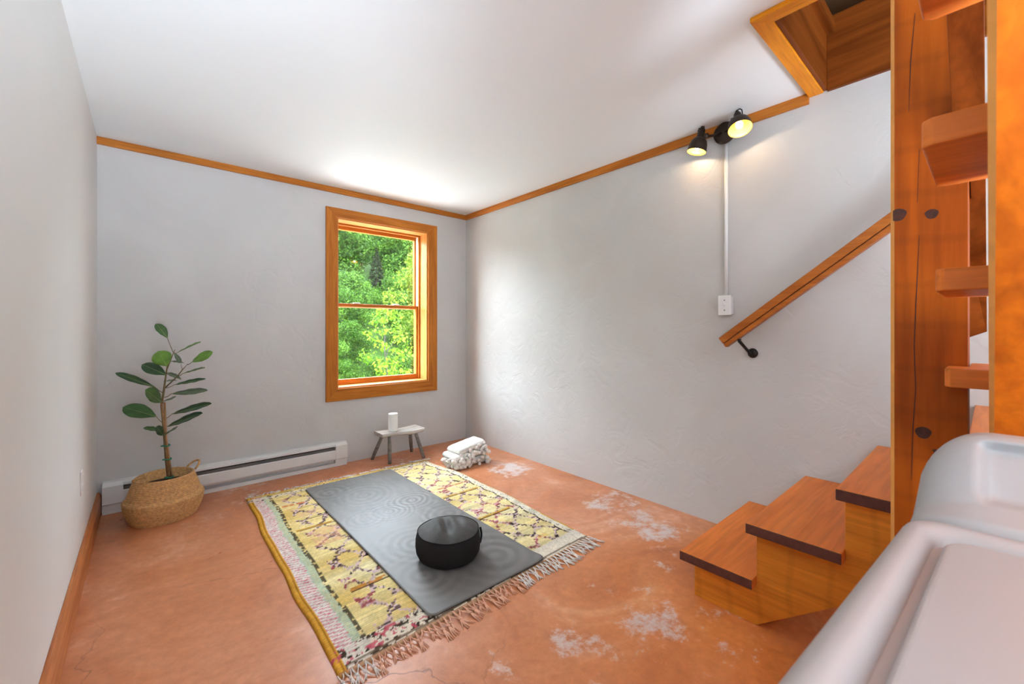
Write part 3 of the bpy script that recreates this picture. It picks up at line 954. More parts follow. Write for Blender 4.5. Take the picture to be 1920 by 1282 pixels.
Tw = [tassel_mesh(s, M['yarn_white']) for s in range(6)]
Tt = [tassel_mesh(s + 20, M['yarn_tan']) for s in range(6)]
nT = 56
for i in range(nT):
    u = (i + .5) / nT
    x = .487 + (1.905 - .487) * u
    y = 1.465 + .045 * u + .002
    white = u > .60 + random.uniform(-.04, .04) or u < .09
    o = bpy.data.objects.new('tassel', random.choice(Tw if white else Tt))
    COL.objects.link(o); o.parent = rug
    o.location = Vector((x, y, 0.0)) - rug.location
    o.rotation_euler = (0, 0, random.uniform(-.25, .30) + (.25 if u > .93 else 0))
    s = random.uniform(.85, 1.2) if u > .2 else random.uniform(.7, 1.0)
    o.scale = (s, s, 1)
bf = MB()
for i in range(220):
    u = random.random()
    x = .525 + (1.95 - .525) * u; y = 3.425 - .05 * u
    th = random.uniform(-.8, .8); ln = random.uniform(.02, .065)
    p = Vector((x, y - .004, .007))
    bf.tube([p, p + Vector((math.sin(th) * ln * .5, ln * .5, random.uniform(0, .008))), p + Vector((math.sin(th) * ln * 1.1, ln, -.004))], [.003, .0034, .0012], 4)
tag(bf.build('back_fringe', M['yarn_white'], rug, smooth=True), kind='stuff')

# ------------------------------------------------------------------ mat
mat = thing('exercise_mat', (1.21, 2.42, .016), 'thin grey exercise mat with swirling ring pattern lying on the yellow rug', 'mat')
MX0, MX1, MY0, MY1 = .875, 1.547, 1.508, 3.335
U = np.linspace(0, 1, 150); V = np.linspace(0, 1, 400)
UU, VV = np.meshgrid(U, V)
Xm = MX0 + (MX1 - MX0) * UU; Ym = MY0 + (MY1 - MY0) * VV
# rounded corners
rc = .035
dx = np.minimum(Xm - MX0, MX1 - Xm); dy = np.minimum(Ym - MY0, MY1 - Ym)
cxn = np.clip(rc - dx, 0, rc); cyn = np.clip(rc - dy, 0, rc)
k = np.where((cxn > 0) & (cyn > 0), np.maximum(cxn, cyn) / np.maximum(np.hypot(cxn, cyn), 1e-9), 1)
Xm = Xm + np.where(Xm < 1.21, 1, -1) * cxn * (1 - k); Ym = Ym + np.where(Ym < 2.42, 1, -1) * cyn * (1 - k)
hh = np.zeros(Xm.shape)
cen = [(1.16, 2.92, .26, 46), (1.18, 2.56, .19, 70), (1.38, 2.62, .20, 60), (1.02, 2.55, .16, 60), (1.36, 1.70, .34, 34), (1.12, 2.08, .26, 44), (1.00, 1.78, .24, 40), (1.46, 2.28, .2, 50), (.98, 3.12, .18, 40)]
for (cx, cy, R, fq) in cen:
    r = np.hypot(Xm - cx, (Ym - cy)) + .035 * (fbm(Xm * 6 + cx * 9, Ym * 6, 3) - .5)
    env = np.clip(1 - r / R, 0, 1) ** .5
    hh = hh + env * (np.sin(r * fq * 2.6) * .5 + .5 * np.sign(np.sin(r * fq * 2.6)) * np.clip(vnoise(Xm * 9, Ym * 9) * 2 - .8, 0, 1))
tn = fbm(Xm * 4, Ym * 3, 5); fine = fbm(Xm * 40, Ym * 14, 3)
al = .165 + .09 * (tn - .5) + .034 * hh + .06 * (fine - .5) * (fbm(Xm * 3 + 7, Ym * 3, 2) > .5)
colm = np.clip(al, .03, 1)[..., None] * np.array([1.05, 1.0, .94])
zm = .0205 + .0008 * hh + .0012 * (fbm(Xm * 3, Ym * 3, 2) - .5)
curl = np.clip(1 - np.hypot(Xm - MX1, Ym - MY0) / .12, 0, 1)
zm = zm + .010 * curl ** 2
edge = (UU == 0) | (UU == 1) | (VV == 0) | (VV == 1)
zm2 = np.where(edge, zm - .0045, zm)
mm = vcol('mat_rubber', .48, spec=.32, bump=.10, bscale=260)
gridmesh('mat_surface', Xm, Ym, zm2, colm, mm, mat)
# visible dark edge of the mat
bd = list(range(0, 150, 6)) + [149]
ring = [(Xm[0, i], Ym[0, i], zm2[0, i]) for i in bd] + [(Xm[j, -1], Ym[j, -1], zm2[j, -1]) for j in range(4, 396, 8)] + [(Xm[-1, i], Ym[-1, i], zm2[-1, i]) for i in bd[::-1]] + [(Xm[j, 0], Ym[j, 0], zm2[j, 0]) for j in range(395, 4, -8)]
n = len(ring)
mbm = MB().add([(p[0], p[1], p[2] + .0005) for p in ring] + [(p[0], p[1], max(.0135, p[2] - .004)) for p in ring], [(i, (i + 1) % n, (i + 1) % n + n, i + n) for i in range(n)])
mbm.build('mat_edge', plain('mat_edge_rubber', (46, 45, 44), .6), mat)

# ------------------------------------------------------------------ cushion
cu = thing('meditation_cushion', (1.185, 1.86, .021), 'round black cotton floor cushion with stitched seam sitting on the grey mat', 'cushion')
CC = Vector((1.185, 1.862, .0235))
R = .166
prof = [(0, 0), (.13, 0), (.152, .008), (.163, .03), (.167, .06), (.166, .095), (.160, .122), (.154, .130)]


def pj(t, h): return 1 + .012 * math.sin(3 * t + 1) + .008 * math.sin(7 * t + h * 30)


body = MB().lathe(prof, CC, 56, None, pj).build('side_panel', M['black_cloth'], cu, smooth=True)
tops = MB()
nr, ns = 16, 56
vts, fcs = [], []
dirw = Vector((.55, .83, 0))
for i in range(nr + 1):
    q = i / nr
    r0 = .156 * q
    for kk in range(ns):
        t = 2 * math.pi * kk / ns
        x, y = r0 * math.cos(t) * pj(t, .13), r0 * math.sin(t) * pj(t, .13)
        z = .130 + .040 * (1 - q ** 2.2)
        # soft creases across the top
        s1 = x * .83 - y * .35 + .02; s2 = x * .35 + y * .9
        z -= .030 * math.exp(-((s1 - .01) / .020) ** 2) * math.exp(-(s2 / .08) ** 2) * (1 - q ** 4)
        z += .010 * math.exp(-((s1 + .03) / .02) ** 2) * (1 - q ** 3)
        z -= .014 * math.exp(-((s1 - .07) / .018) ** 2) * math.exp(-((s2 - .02) / .07) ** 2) * (1 - q ** 4)
        z += .002 * math.sin(9 * t) * q * (1 - q)
        vts.append(CC + Vector((x, y, z)))
for i in range(nr):
    for kk in range(ns):
        fcs.append((i * ns + kk, i * ns + (kk + 1) % ns, (i + 1) * ns + (kk + 1) % ns, (i + 1) * ns + kk))
tops.add(vts, fcs).build('top_panel', plain('black_cotton_lit_top', (76, 75, 73), .62, noise=.12, nscale=30, bump=.12, bscale=400, spec=.3), cu, smooth=True, weld=True)  # sheen of the top put into its colour, lighter than the sides
seam = [CC + Vector((.157 * math.cos(t) * pj(t, .13), .157 * math.sin(t) * pj(t, .13), .131)) for t in np.linspace(0, 2 * math.pi, 56, endpoint=False)]
MB().tube(seam, .0026, 6, closed=True).build('piping', M['black_cloth'], cu, smooth=True)
th0 = math.radians(-30)
hd = [CC + Vector(((.166 + .007 * math.sin(math.pi * q)) * math.cos(th0 + .05 * q), (.166 + .007 * math.sin(math.pi * q)) * math.sin(th0 + .05 * q), .125 - .085 * q)) for q in np.linspace(0, 1, 9)]
MB().tube(hd, .0055, 6).build('handle', M['black_cloth'], cu, smooth=True)

# ------------------------------------------------------------------ stool, candle
stl = thing('rustic_stool', (1.74, 3.6, 0), 'small weathered grey wooden stool with four splayed legs by the wall', 'stool')
sm = MB()
nx_ = 14
vts, fcs = [], []
for i in range(nx_ + 1):
    q = i / nx_
    x = 1.535 + .405 * q
    y0 = 3.452 + .010 * math.sin(q * 6) + .012 * (1 - q); y1 = 3.645 + .008 * math.sin(q * 5 + 2)
    zt = .283 - .007 * math.sin(q * math.pi); zb = .245 + .006 * math.sin(q * 7)
    sk = .02 * (1 - 2 * q)
    vts += [(x + sk * .6, y0 + .012, zb), (x, y0, zb + .012), (x, y0 + .004, zt - .004), (x, y0 + .012, zt), (x, y1 - .01, zt), (x, y1, zt - .01), (x, y1 - .006, zb)]
for i in range(nx_):
    for kk in range(7):
        a0, b0 = i * 7 + kk, i * 7 + (kk + 1) % 7
        fcs.append((a0, b0, b0 + 7, a0 + 7))
fcs += [tuple(range(7)), tuple(range(nx_ * 7, nx_ * 7 + 7))[::-1]]
sm.add(vts, fcs).build('seat', M['grey_wood'], stl, bevel=.003)
for (tx, ty_, fx, fy) in ((1.615, 3.50, 1.62, 3.505), (1.865, 3.50, 1.935, 3.46), (1.60, 3.60, 1.555, 3.735), (1.865, 3.60, 1.945, 3.72)):
    tp, fp = Vector((tx, ty_, .252)), Vector((fx, fy, 0.001))
    MB().tube([fp, fp.lerp(tp, .45), tp], [.015, .017, .014], 10).build('leg', M['grey_leg'], stl, smooth=True)
cn = thing('pillar_candle', (1.675, 3.555, .281), 'white pillar candle standing on the rustic grey stool', 'candle')
CB = Vector((1.675, 3.555, .2785))
MB().lathe([(0, 0), (.040, 0), (.0415, .003), (.0415, .150), (.039, .157), (.033, .158), (.026, .152), (0, .150)], CB, 32).build('wax', M['candle'], cn, smooth=False, bevel=.001)
MB().tube([CB + Vector((0, 0, .149)), CB + Vector((.001, 0, .163))], .0015, 6).build('wick', M['wick'], cn)

# ------------------------------------------------------------------ folded throw with pompoms
tb = thing('folded_throw', (2.1, 3.1, 0), 'folded white knitted throw blanket with pompom edge on the floor in the corner', 'blanket')
BX0, BX1, BY0, BY1 = 1.98, 2.322, 2.985, 3.23


def slab(z0, z1, x0, x1, y0, y1, seed, nm, sag=.0):
    nu, nv = 22, 14
    vts, fcs = [], []
    r = .5 * (z1 - z0)
    for i in range(nu + 1):
        for j in range(nv):
            # closed cross-section (rounded) in y-z swept along x
            t = 2 * math.pi * j / nv
            cy = math.copysign(abs(math.cos(t)) ** .35, math.cos(t)); cz = math.copysign(abs(math.sin(t)) ** .8, math.sin(t))
            q = i / nu
            endr = min(1, math.sqrt(max(0, 1 - (max(0, abs(q - .5) - .44) / .06) ** 2)) * .9 + .1)
            x = x0 + (x1 - x0) * q
            zc = (z0 + z1) / 2 + sag * (q - .5)
            nz = .010 * (fbm(np.array([x * 14 + seed]), np.array([t * 2 + seed]), 2)[0] - .5)
            y = (y0 + y1) / 2 + (y1 - y0) / 2 * cy * (.9 + .1 * endr) + .02 * (fbm(np.array([x * 9 + seed * 3]), np.array([seed * 1.7]), 2)[0] - .5)
            z = zc + (r * cz * endr) + nz
            vts.append((x, y, max(.002, z)))
    for i in range(nu):
        for j in range(nv):
            fcs.append((i * nv + j, i * nv + (j + 1) % nv, (i + 1) * nv + (j + 1) % nv, (i + 1) * nv + j))
    fcs += [tuple(range(nv)), tuple(range(nu * nv, nu * nv + nv))[::-1]]
    return MB().add(vts, fcs).build(nm, M['knit'], tb, smooth=True)


slab(.002, .062, BX0 - .02, BX1 + .01, BY0 - .005, BY1, 1, 'fold_layer')
slab(.056, .116, BX0 + .0, BX1 + .012, BY0 + .01, BY1 + .0, 5, 'fold_layer', .02)
slab(.110, .172, BX0 + .045, BX1 + .005, BY0 + .035, BY1 - .005, 9, 'fold_layer', .045)
ic = bmesh.new(); bmesh.ops.create_icosphere(ic, subdivisions=2, radius=.0185)
for v_ in ic.verts:
    v_.co *= 1 + .16 * (random.random() - .5)
pm = bpy.data.meshes.new('pompom'); ic.to_mesh(pm); ic.free()
pm.materials.append(M['yarn_white'])
pm.polygons.foreach_set('use_smooth', [True] * len(pm.polygons))
pk = 0
for i in range(96):
    q = random.random(); h = random.random()
    zt = .012 + h * (.07 + .10 * q)
    x = BX0 - .02 + (BX1 - BX0 + .03) * q
    y = BY0 - .006 - .022 * (1 - h) + random.uniform(-.008, .008) + (.05 * max(0, h - .55) * 2.2)
    if i >= 82:
        x = BX0 - .035 + .02 * random.random(); y = BY0 + random.random() * .16; zt = random.uniform(.014, .07)
    o = bpy.data.objects.new('pompom', pm); COL.objects.link(o); o.parent = tb
    o.location = Vector((x, y, max(.016, zt))) - tb.location
    o.rotation_euler = (random.random() * 6, random.random() * 6, 0)
    s = random.uniform(.65, 1.1); o.scale = (s, s, s)

# ------------------------------------------------------------------ potted plant
PC = Vector((.085, 3.49, 0))
bk = thing('seagrass_basket', PC, 'round tan woven seagrass belly basket with two looped handles below the fig plant', 'basket')
prof = []
for i in range(121):
    h = .262 * i / 120
    q = h / .262
    if q < .5:
        r = .168 + (.204 - .168) * math.sin(q / .5 * math.pi / 2)
    else:
        w = (q - .5) / .5
        r = .204 - .018 * min(1, w / .12) - .036 * max(0, (w - .12) / .88) ** 1.1
    rid = .0016 * math.sin(h / .0095 * 2 * math.pi)
    prof.append((r + rid, h))
prof = [(0, .001), (.160, .001)] + prof + [(.146, .266), (.138, .262), (.140, .19), (0, .19)]


def bj_(t, h): return 1 + .010 * math.sin(2 * t + .5) + .004 * math.sin(46 * t + (h / .0095 % 2 > 1) * math.pi)


MB().lathe(prof[:-1] + [(.138, .19)], PC, 92, None, bj_).build('woven_body', M['basket'], bk, smooth=True)
for (th, lift) in ((math.radians(205), .012), (math.radians(22), .035)):
    e = Vector((math.cos(th), math.sin(th), 0)); sd = Vector((-e.y, e.x, 0))
    pts = []
    for t in np.linspace(0, math.pi, 11):
        pts.append(PC + e * (.148 + .045 * math.sin(t) * (1 if lift > .02 else -1.1)) + sd * (.050 * math.cos(t)) + Vector((0, 0, .262 + lift * math.sin(t) * 1.2)))
    MB().tube(pts, .0065, 8).build('handle', M['basket'], bk, smooth=True)
pl = thing('fig_plant', PC + Vector((0, 0, .2)), 'young rubber fig plant with broad green leaves tied to canes, rising from the basket', 'plant')
MB().lathe([(0, .205), (.04, .214), (.09, .210), (.1385, .203), (.1385, .194), (0, .194)], PC, 40, None, lambda t, h: 1).build('soil', M['soil'], pl, smooth=True)
PS = 2.695                                     # distance along the view axis of the plant's stem


def c7(x, y, ds=0.0): return at_s(200 + x * .1326, 590 + y * .1326, PS + ds)


def c5(x, y, ds=0.0): return at_s(180 + x * .3275, 590 + y * .3276, PS + ds)


stem_pts = [PC + Vector((.02, .0, .20)), c5(402, 830), c5(388, 640), c7(775, 1282), c7(815, 1030), c7(830, 930), c7(850, 770), c7(925, 590), c7(965, 490)]
MB().tube(stem_pts, [.0075, .0075, .007, .0065, .0055, .005, .004, .003, .0015], 8).build('stem', M['bark'], pl, smooth=True)
MB().tube([c7(830, 1030), c7(1000, 870, -.02), c7(1070, 780, -.03), c7(1145, 695, -.04)], [.0045, .0035, .003, .0012], 7).build('branch', M['bark'], pl, smooth=True)
MB().tube([c7(1070, 780, -.03), c7(1050, 690, -.02)], [.002, .001], 5).build('branch', M['bark'], pl, smooth=True)
for (x0, y0, x1, y1) in ((412, 935, 392, 500), (432, 930, 372, 490)):
    MB().tube([PC + (c5(x0, y0) - PC) * 1.0, c5((x0 + x1) / 2, (y0 + y1) / 2, -.012), c5(x1, y1, -.015)], [.0062, .006, .0055], 8).build('cane', M['cane'], pl, smooth=True)
for (x, y) in ((398, 748), (407, 826), (418, 928)):
    p = c5(x, y, -.008)
    rg = [p + Vector((.021 * math.cos(t), .016 * math.sin(t), .002 * math.sin(2 * t))) for t in np.linspace(0, 2 * math.pi, 14, endpoint=False)]
    MB().tube(rg, .0045, 6, closed=True).build('tie', M['tie'], pl, smooth=True)

lmats = {}
for nm, c_ in (('dark', (52, 84, 48)), ('mid', (64, 104, 48)), ('light', (98, 142, 52)), ('grey', (92, 108, 84))):
    m_, nt, b = newmat('fig_leaf_' + nm)
    tcn = node(nt, 'ShaderNodeTexCoord'); nz = node(nt, 'ShaderNodeTexNoise', i_Scale=22, i_Detail=4)
    nt.links.new(tcn.outputs['Object'], nz.inputs['Vector'])
    cl_ = lin(c_)
    rp = ramp(nt, [(.35, tuple(q * .75 for q in cl_)), (.7, tuple(q * 1.2 for q in cl_))])
    nt.links.new(nz.outputs['Fac'], rp.inputs['Fac']); nt.links.new(rp.outputs['Color'], b.inputs['Base Color'])
    b.inputs['Roughness'].default_value = .34
    lmats[nm] = m_
M['midrib'] = plain('leaf_midrib', (140, 164, 92), .5)


def leaf(base, tip, width, face, mat, attach=None, fold=.18, droop=.0, blunt=1.3):
    """a leaf blade from base to tip; face = direction its upper side looks to; width in metres"""
    base, tip = Vector(base), Vector(tip)
    ax = tip - base; Ln = ax.length; ax = ax / Ln
    fc = Vector(face); fc = (fc - ax * fc.dot(ax)).normalized()
    sd = ax.cross(fc)
    n, m_ = 14, 6
    v, f = [], []
    for i in range(n + 1):
        q = i / n
        w = width / 2 * (max(0, math.sin(math.pi * q ** blunt * .985)) ** .62 if q < 1 else 0)
        if q == 0: w = .002
        if q == 1: w = .0015
        cen_ = base + ax * (Ln * q) + fc * (droop * math.sin(math.pi * q))
        for j in range(m_ + 1):
            s_ = (j / m_ - .5) * 2
            v.append(cen_ + sd * (w * s_) + fc * (abs(s_) * w * fold + .0015 * math.sin(q * 22 + s_ * 2) * abs(s_)))
    for i in range(n):
        for j in range(m_):
            a0 = i * (m_ + 1) + j
            f.append((a0, a0 + 1, a0 + m_ + 2, a0 + m_ + 1))
    o = MB().add(v, f).build('leaf', lmats[mat], pl, smooth=True)
    sm_ = o.modifiers.new('thick', 'SOLIDIFY'); sm_.thickness = .0009; sm_.offset = 0
    ribp = [base + ax * (Ln * q) + fc * (droop * math.sin(math.pi * q) + .0006) for q in np.linspace(0, .96, 8)]
    mbr = MB().tube(ribp, [.0017, .0016, .0015, .0013, .0011, .0009, .0007, .0004], 5)
    ob = mbr.build('midrib', M['midrib'], o, smooth=True)
    if attach is not None:
        a_ = Vector(attach)
        midp = (a_ + base) / 2 + Vector((0, 0, -.004))
        MB().tube([a_, midp, base], [.0022, .002, .0018], 6).build('petiole', M['bark'], o, smooth=True)
    return o


view = -ray(310, 700).normalized()
up_ = Vector((0, 0, 1))
rgt = Vector((_c, -_s, 0))
px7, px5 = .1326 * PS / F_PX, .3275 * PS / F_PX
LV = [
    (c7(860, 330), c7(700, 125), 125 * px7, view * .8 + up_ * .3 + rgt * .5, 'mid', c7(940, 530), .25),
    (c7(990, 540), c7(1330, 385, -.03), 95 * px7, up_ * .8 + view * .6, 'light', c7(950, 540), .3),
    (c7(850, 725, -.04), c7(725, 515, -.08), 225 * px7, view + up_ * .35, 'light', c7(845, 790), .06),
    (c7(840, 850, -.02), c7(500, 700, -.05), 175 * px7, view * 1 + up_ * .6, 'dark', c7(815, 945), .12),
    (c7(680, 1022), c7(122, 820, -.05), 105 * px7, up_ * .6 + view * .8, 'dark', c7(805, 1108), .25),
    (c7(1205, 668, -.04), c7(1500, 525, -.02), 130 * px7, view + up_ * .5, 'light', c7(1140, 705, -.04), .10),
    (c7(1075, 832, -.03), c7(1390, 748, -.06), 100 * px7, view * .6 + up_, 'mid', c7(1010, 862, -.02), .2),
    (c7(955, 990), c7(1398, 905, .03), 80 * px7, up_ * .8 + view * .7, 'dark', c7(835, 1035), .25),
    (c7(915, 1115, -.01), c7(1428, 1068, -.04), 115 * px7, view * .8 + up_ * .6, 'grey', c7(820, 1170), .12),
    (c7(775, 1235, -.02), c7(545, 1060, -.13), 200 * px7, view * .9 + up_ * .6, 'mid', c7(790, 1255), .2),
    (c7(790, 1225, -.02), c7(930, 1190, -.15), 170 * px7, view * .9 + up_ * .6, 'mid', c7(790, 1255), .15),
    (c5(345, 582), c5(155, 528, -.04), 92 * px5, view * .9 + up_ * .7, 'mid', c5(378, 615), .10),
    (c5(435, 567), c5(662, 508, -.05), 56 * px5, up_ * .7 + view * .8, 'dark', c5(392, 598), .2),
    (c5(405, 640), c5(610, 562, -.06), 60 * px5, up_ * .7 + view * .8, 'dark', c5(388, 670), .2),
    (c5(385, 662), c5(270, 648, -.06), 40 * px5, up_ + view * .5, 'mid', c5(388, 690), .2),
    (c5(390, 685, -.02), c5(458, 650, -.10), 62 * px5, view * .7 + up_ * .6, 'mid', c5(388, 690), .1),
    (c5(385, 690, -.02), c5(345, 640, -.08), 50 * px5, view * .7 + up_ * .6, 'dark', None, .1),
    (c7(955, 535, .02), c7(1048, 682, .03), 62 * px7, view * .8 + rgt * .5, 'grey', None, .2),
    (c7(1095, 682, .03), c7(912, 655, .05), 60 * px7, up_ + view * .35, 'grey', None, .2),
    (c7(1055, 912, .03), c7(858, 818, .06), 75 * px7, up_ * .8 + view * .6, 'grey', None, .2),
    (c7(990, 928, .02), c7(838, 935, .05), 70 * px7, up_ + view * .5, 'mid', None, .2),
]
for (b_, t_, w_, fc_, mt_, at_, fo_) in LV:
    leaf(b_, t_, w_, fc_, mt_, at_, fo_)

# ------------------------------------------------------------------ washing machine in the foreground
ws = thing('washing_machine', (.65, -.25, 0), 'glossy light grey washing machine with sculpted lid and raised console under the stairs', 'washer')
wx0, wx1, wy0, wy1, wz = .27, .985, -.60, .092, .93


def rrect(x0, x1, y0, y1, r, n=8):
    pts = []
    for (cx, cy, a0) in ((x1 - r, y1 - r, 0), (x0 + r, y1 - r, 90), (x0 + r, y0 + r, 180), (x1 - r, y0 + r, 270)):
        for i in range(n + 1):
            t = math.radians(a0 + 90 * i / n)
            pts.append((cx + r * math.cos(t), cy + r * math.sin(t)))
    return pts


MB().prism(rrect(wx0 + .006, wx1 - .006, wy0 + .006, wy1 - .008, .03), .02, wz - .03, 'z').build('cabinet', M['appliance'], ws, bevel=.004)
for (x, y) in ((.33, -.54), (.33, .03), (.92, -.54), (.92, .03)):
    MB().lathe([(0, 0), (.022, 0), (.022, .02), (0, .02)], (x, y, .001), 14).build('foot', M['black_iron'], ws)
MB().prism(rrect(wx0 + .02, wx1 - .02, wy0 + .02, wy1 - .02, .03), wz - .035, wz - .018, 'z').build('deck', M['appliance'], ws)
# rolled rim running round the lid
rimv, rimf = [], []
path_o = [(x, y + (.034 * (.80 - x) / .5 - .004 if y > -.2 else 0)) for (x, y) in rrect(wx0, .845, wy0, wy1, .035, 6)]
path_i = [(x, y + (.022 * (.80 - x) / .5 if y > -.2 else 0)) for (x, y) in rrect(wx0 + .046, .795, wy0 + .046, wy1 - .046, .03, 6)]
np_ = len(path_o)
prf = []
for t in np.linspace(0, 1, 9):
    ang_ = math.pi * t
    prf.append((t, -.03 + .034 * math.sin(ang_) ** .55 if 0 < t < 1 else -.034))
for (o_, i_) in zip(path_o, path_i):
    for (t, dz) in prf:
        rimv.append((o_[0] * (1 - t) + i_[0] * t, o_[1] * (1 - t) + i_[1] * t, wz + dz))
kk = len(prf)
for i in range(np_):
    for j in range(kk - 1):
        a0 = i * kk + j; b0 = ((i + 1) % np_) * kk + j
        rimf.append((a0, a0 + 1, b0 + 1, b0))
MB().add(rimv, rimf).build('top_rim', M['appliance'], ws, smooth=True)
MB().prism([(x, y + (.022 * (.80 - x) / .5 if y > -.2 else 0)) for (x, y) in rrect(wx0 + .054, .786, wy0 + .054, wy1 - .054, .032)], wz - .02, wz - .001, 'z').build('lid', M['appliance'], ws, bevel=.007, seg=4)
# console: a lofted hump with rounded ends and a recessed control panel
cp = [(.842, .895), (.845, .925), (.852, .938), (.866, .945), (.882, .953), (.896, .972), (.908, .992), (.918, 1.008), (.928, 1.022), (.938, 1.033), (.950, 1.040), (.966, 1.042), (.984, 1.038), (.996, 1.024), (1.0, .99), (1.0, .895)]
cpv = []
for i in range(len(cp) - 1):
    for q in range(4):
        t = q / 4
        cpv.append((cp[i][0] * (1 - t) + cp[i + 1][0] * t, cp[i][1] * (1 - t) + cp[i + 1][1] * t, (i + t)))
cpv.append((cp[-1][0], cp[-1][1], len(cp) - 1.0))
ya, yb_ = wy0 + .004, wy1 - .010
re_ = .085
q01 = np.concatenate([np.linspace(0, 1, 15)[:-1] * re_, np.linspace(re_, (yb_ - ya) - re_, 60), (yb_ - ya) - re_ + np.linspace(0, 1, 15)[1:] * re_])
sst = lambda e0, e1, x: (lambda t: t * t * (3 - 2 * t))(min(1, max(0, (x - e0) / (e1 - e0))))
vts, fcs = [], []
for d_ in q01:
    y = ya + d_
    e_ = min(d_, (yb_ - ya) - d_)
    k_ = math.sqrt(max(0, 1 - (1 - min(1, e_ / re_)) ** 2))
    k_ = .12 + .88 * k_
    for (x, z, pi_) in cpv:
        zz = .895 + (z - .895) * k_ if z > .895 else z
        xx = 1.0 - (1.0 - x) * (.72 + .28 * k_)
        rec = sst(.068, .082, e_) * sst(4.1, 4.7, pi_) * (1 - sst(8.6, 9.2, pi_))
        vts.append((xx + .016 * rec, y, zz - .011 * rec))
nn = len(cpv)
for i in range(len(q01) - 1):
    for j in range(nn - 1):
        fcs.append((i * nn + j, i * nn + j + 1, (i + 1) * nn + j + 1, (i + 1) * nn + j))
fcs += [tuple(range(nn)), tuple(range((len(q01) - 1) * nn, len(q01) * nn))[::-1]]
co = MB().add(vts, fcs).build('console', M['appliance'], ws, smooth=True)
for i, y in enumerate((-.16, -.30, -.44)):
    c_ = Vector((.917, y, .985)); axn = Vector((-.83, 0, .56))
    MB().lathe([(0, -.004), (.026, -.004), (.026, .008), (.020, .018), (0, .019)], c_, 24, axn).build('dial', M['appliance'], ws, bevel=.002)

# ------------------------------------------------------------------ outside: hillside and trees
hn = 26
hxs = np.linspace(-30, 60, hn); hys = np.concatenate([[7.2, 8], np.linspace(9, 70, hn - 2)])
HX, HY = np.meshgrid(hxs, hys)
HZ_ = np.where(HY < 9, -.35, -.35 + (HY - 9) * .24 + np.clip(HY - 47, 0, 99) * .32) + (fbm(HX * .3, HY * .3, 3) - .5) * np.clip(HY - 8, 0, 2) * .6
hz = thing('hillside_ground', (0, 0, -.35), kind='structure')
gridmesh('hillside', HX, HY, HZ_, None, M['ground'], hz)


struct(MB().box(-8, 12, YB + WT + .01, 7.25, -.5, -.33).build('bounce_strip', plain('pale_bounce_ground', (206, 202, 194), .9, noise=.15, nscale=30, bump=.6, bscale=60)))  # unseen pale ground added to bounce daylight up through the window


def ground(x, y):
    return -.35 if y < 9 else -.35 + (y - 9) * .24


def foliage_mesh(seed, n, blobs, leafsize, cols, up=.5):
    r = np.random.default_rng(seed)
    B = np.array(blobs)
    wgt = B[:, 3] ** 2; wgt = wgt / wgt.sum()
    pick = r.choice(len(B), n, p=wgt)
    d = r.normal(size=(n, 3)); d /= np.linalg.norm(d, axis=1)[:, None]
    rad = B[pick, 3] * (r.random(n) ** .33) * (.8 + .35 * r.random(n))
    c = B[pick, :3] + d * rad[:, None] * np.array([1, 1, .75])
    nr = d * .6 + r.normal(size=(n, 3)) * .6 + np.array([0, -.35, up])
    nr /= np.linalg.norm(nr, axis=1)[:, None]
    t1 = np.cross(nr, r.normal(size=(n, 3))); t1 /= np.linalg.norm(t1, axis=1)[:, None]
    t2 = np.cross(nr, t1)
    sz = leafsize * (.6 + .8 * r.random(n))[:, None]
    v = np.stack([c - t1 * sz, c + t2 * sz * .55 - nr * sz * .1, c + t1 * sz, c - t2 * sz * .55 - nr * sz * .1], 1).reshape(-1, 3)
    f = np.arange(4 * n).reshape(n, 4)
    C0, C1 = np.array(lin(cols[0])), np.array(lin(cols[1]))
    m = np.clip(r.random(n) * .8 + .2 * r.random(len(B))[pick] * 2 - .1, 0, 1)[:, None]
    cc = C0 * (1 - m) + C1 * m
    cc = np.repeat(cc, 4, 0)
    me = bpy.data.meshes.new('foliage')
    me.vertices.add(4 * n); me.vertices.foreach_set('co', v.astype(np.float32).ravel())
    me.loops.add(4 * n); me.loops.foreach_set('vertex_index', f.astype(np.int32).ravel())
    me.polygons.add(n); me.polygons.foreach_set('loop_start', (np.arange(n) * 4).astype(np.int32))
    me.update(calc_edges=True)
    at = me.color_attributes.new('Col', 'FLOAT_COLOR', 'POINT')
    at.data.foreach_set('color', np.concatenate([cc, np.ones((4 * n, 1))], 1).astype(np.float32).ravel())
    me.materials.append(M['foliage'])
    return me


def crown(r, hgt, rad, z0, n):
    out = []
    for i in range(n):
        q = (i + .5) / n
        z = z0 + (hgt - z0) * q
        rr = rad * math.sin(math.pi * (.12 + .80 * q)) ** .7
        t = i * 2.4 + r.random()
        k = rr * (.35 + .6 * r.random())
        out.append((k * math.cos(t), k * math.sin(t), z, rad * (.28 + .22 * r.random())))
    return out


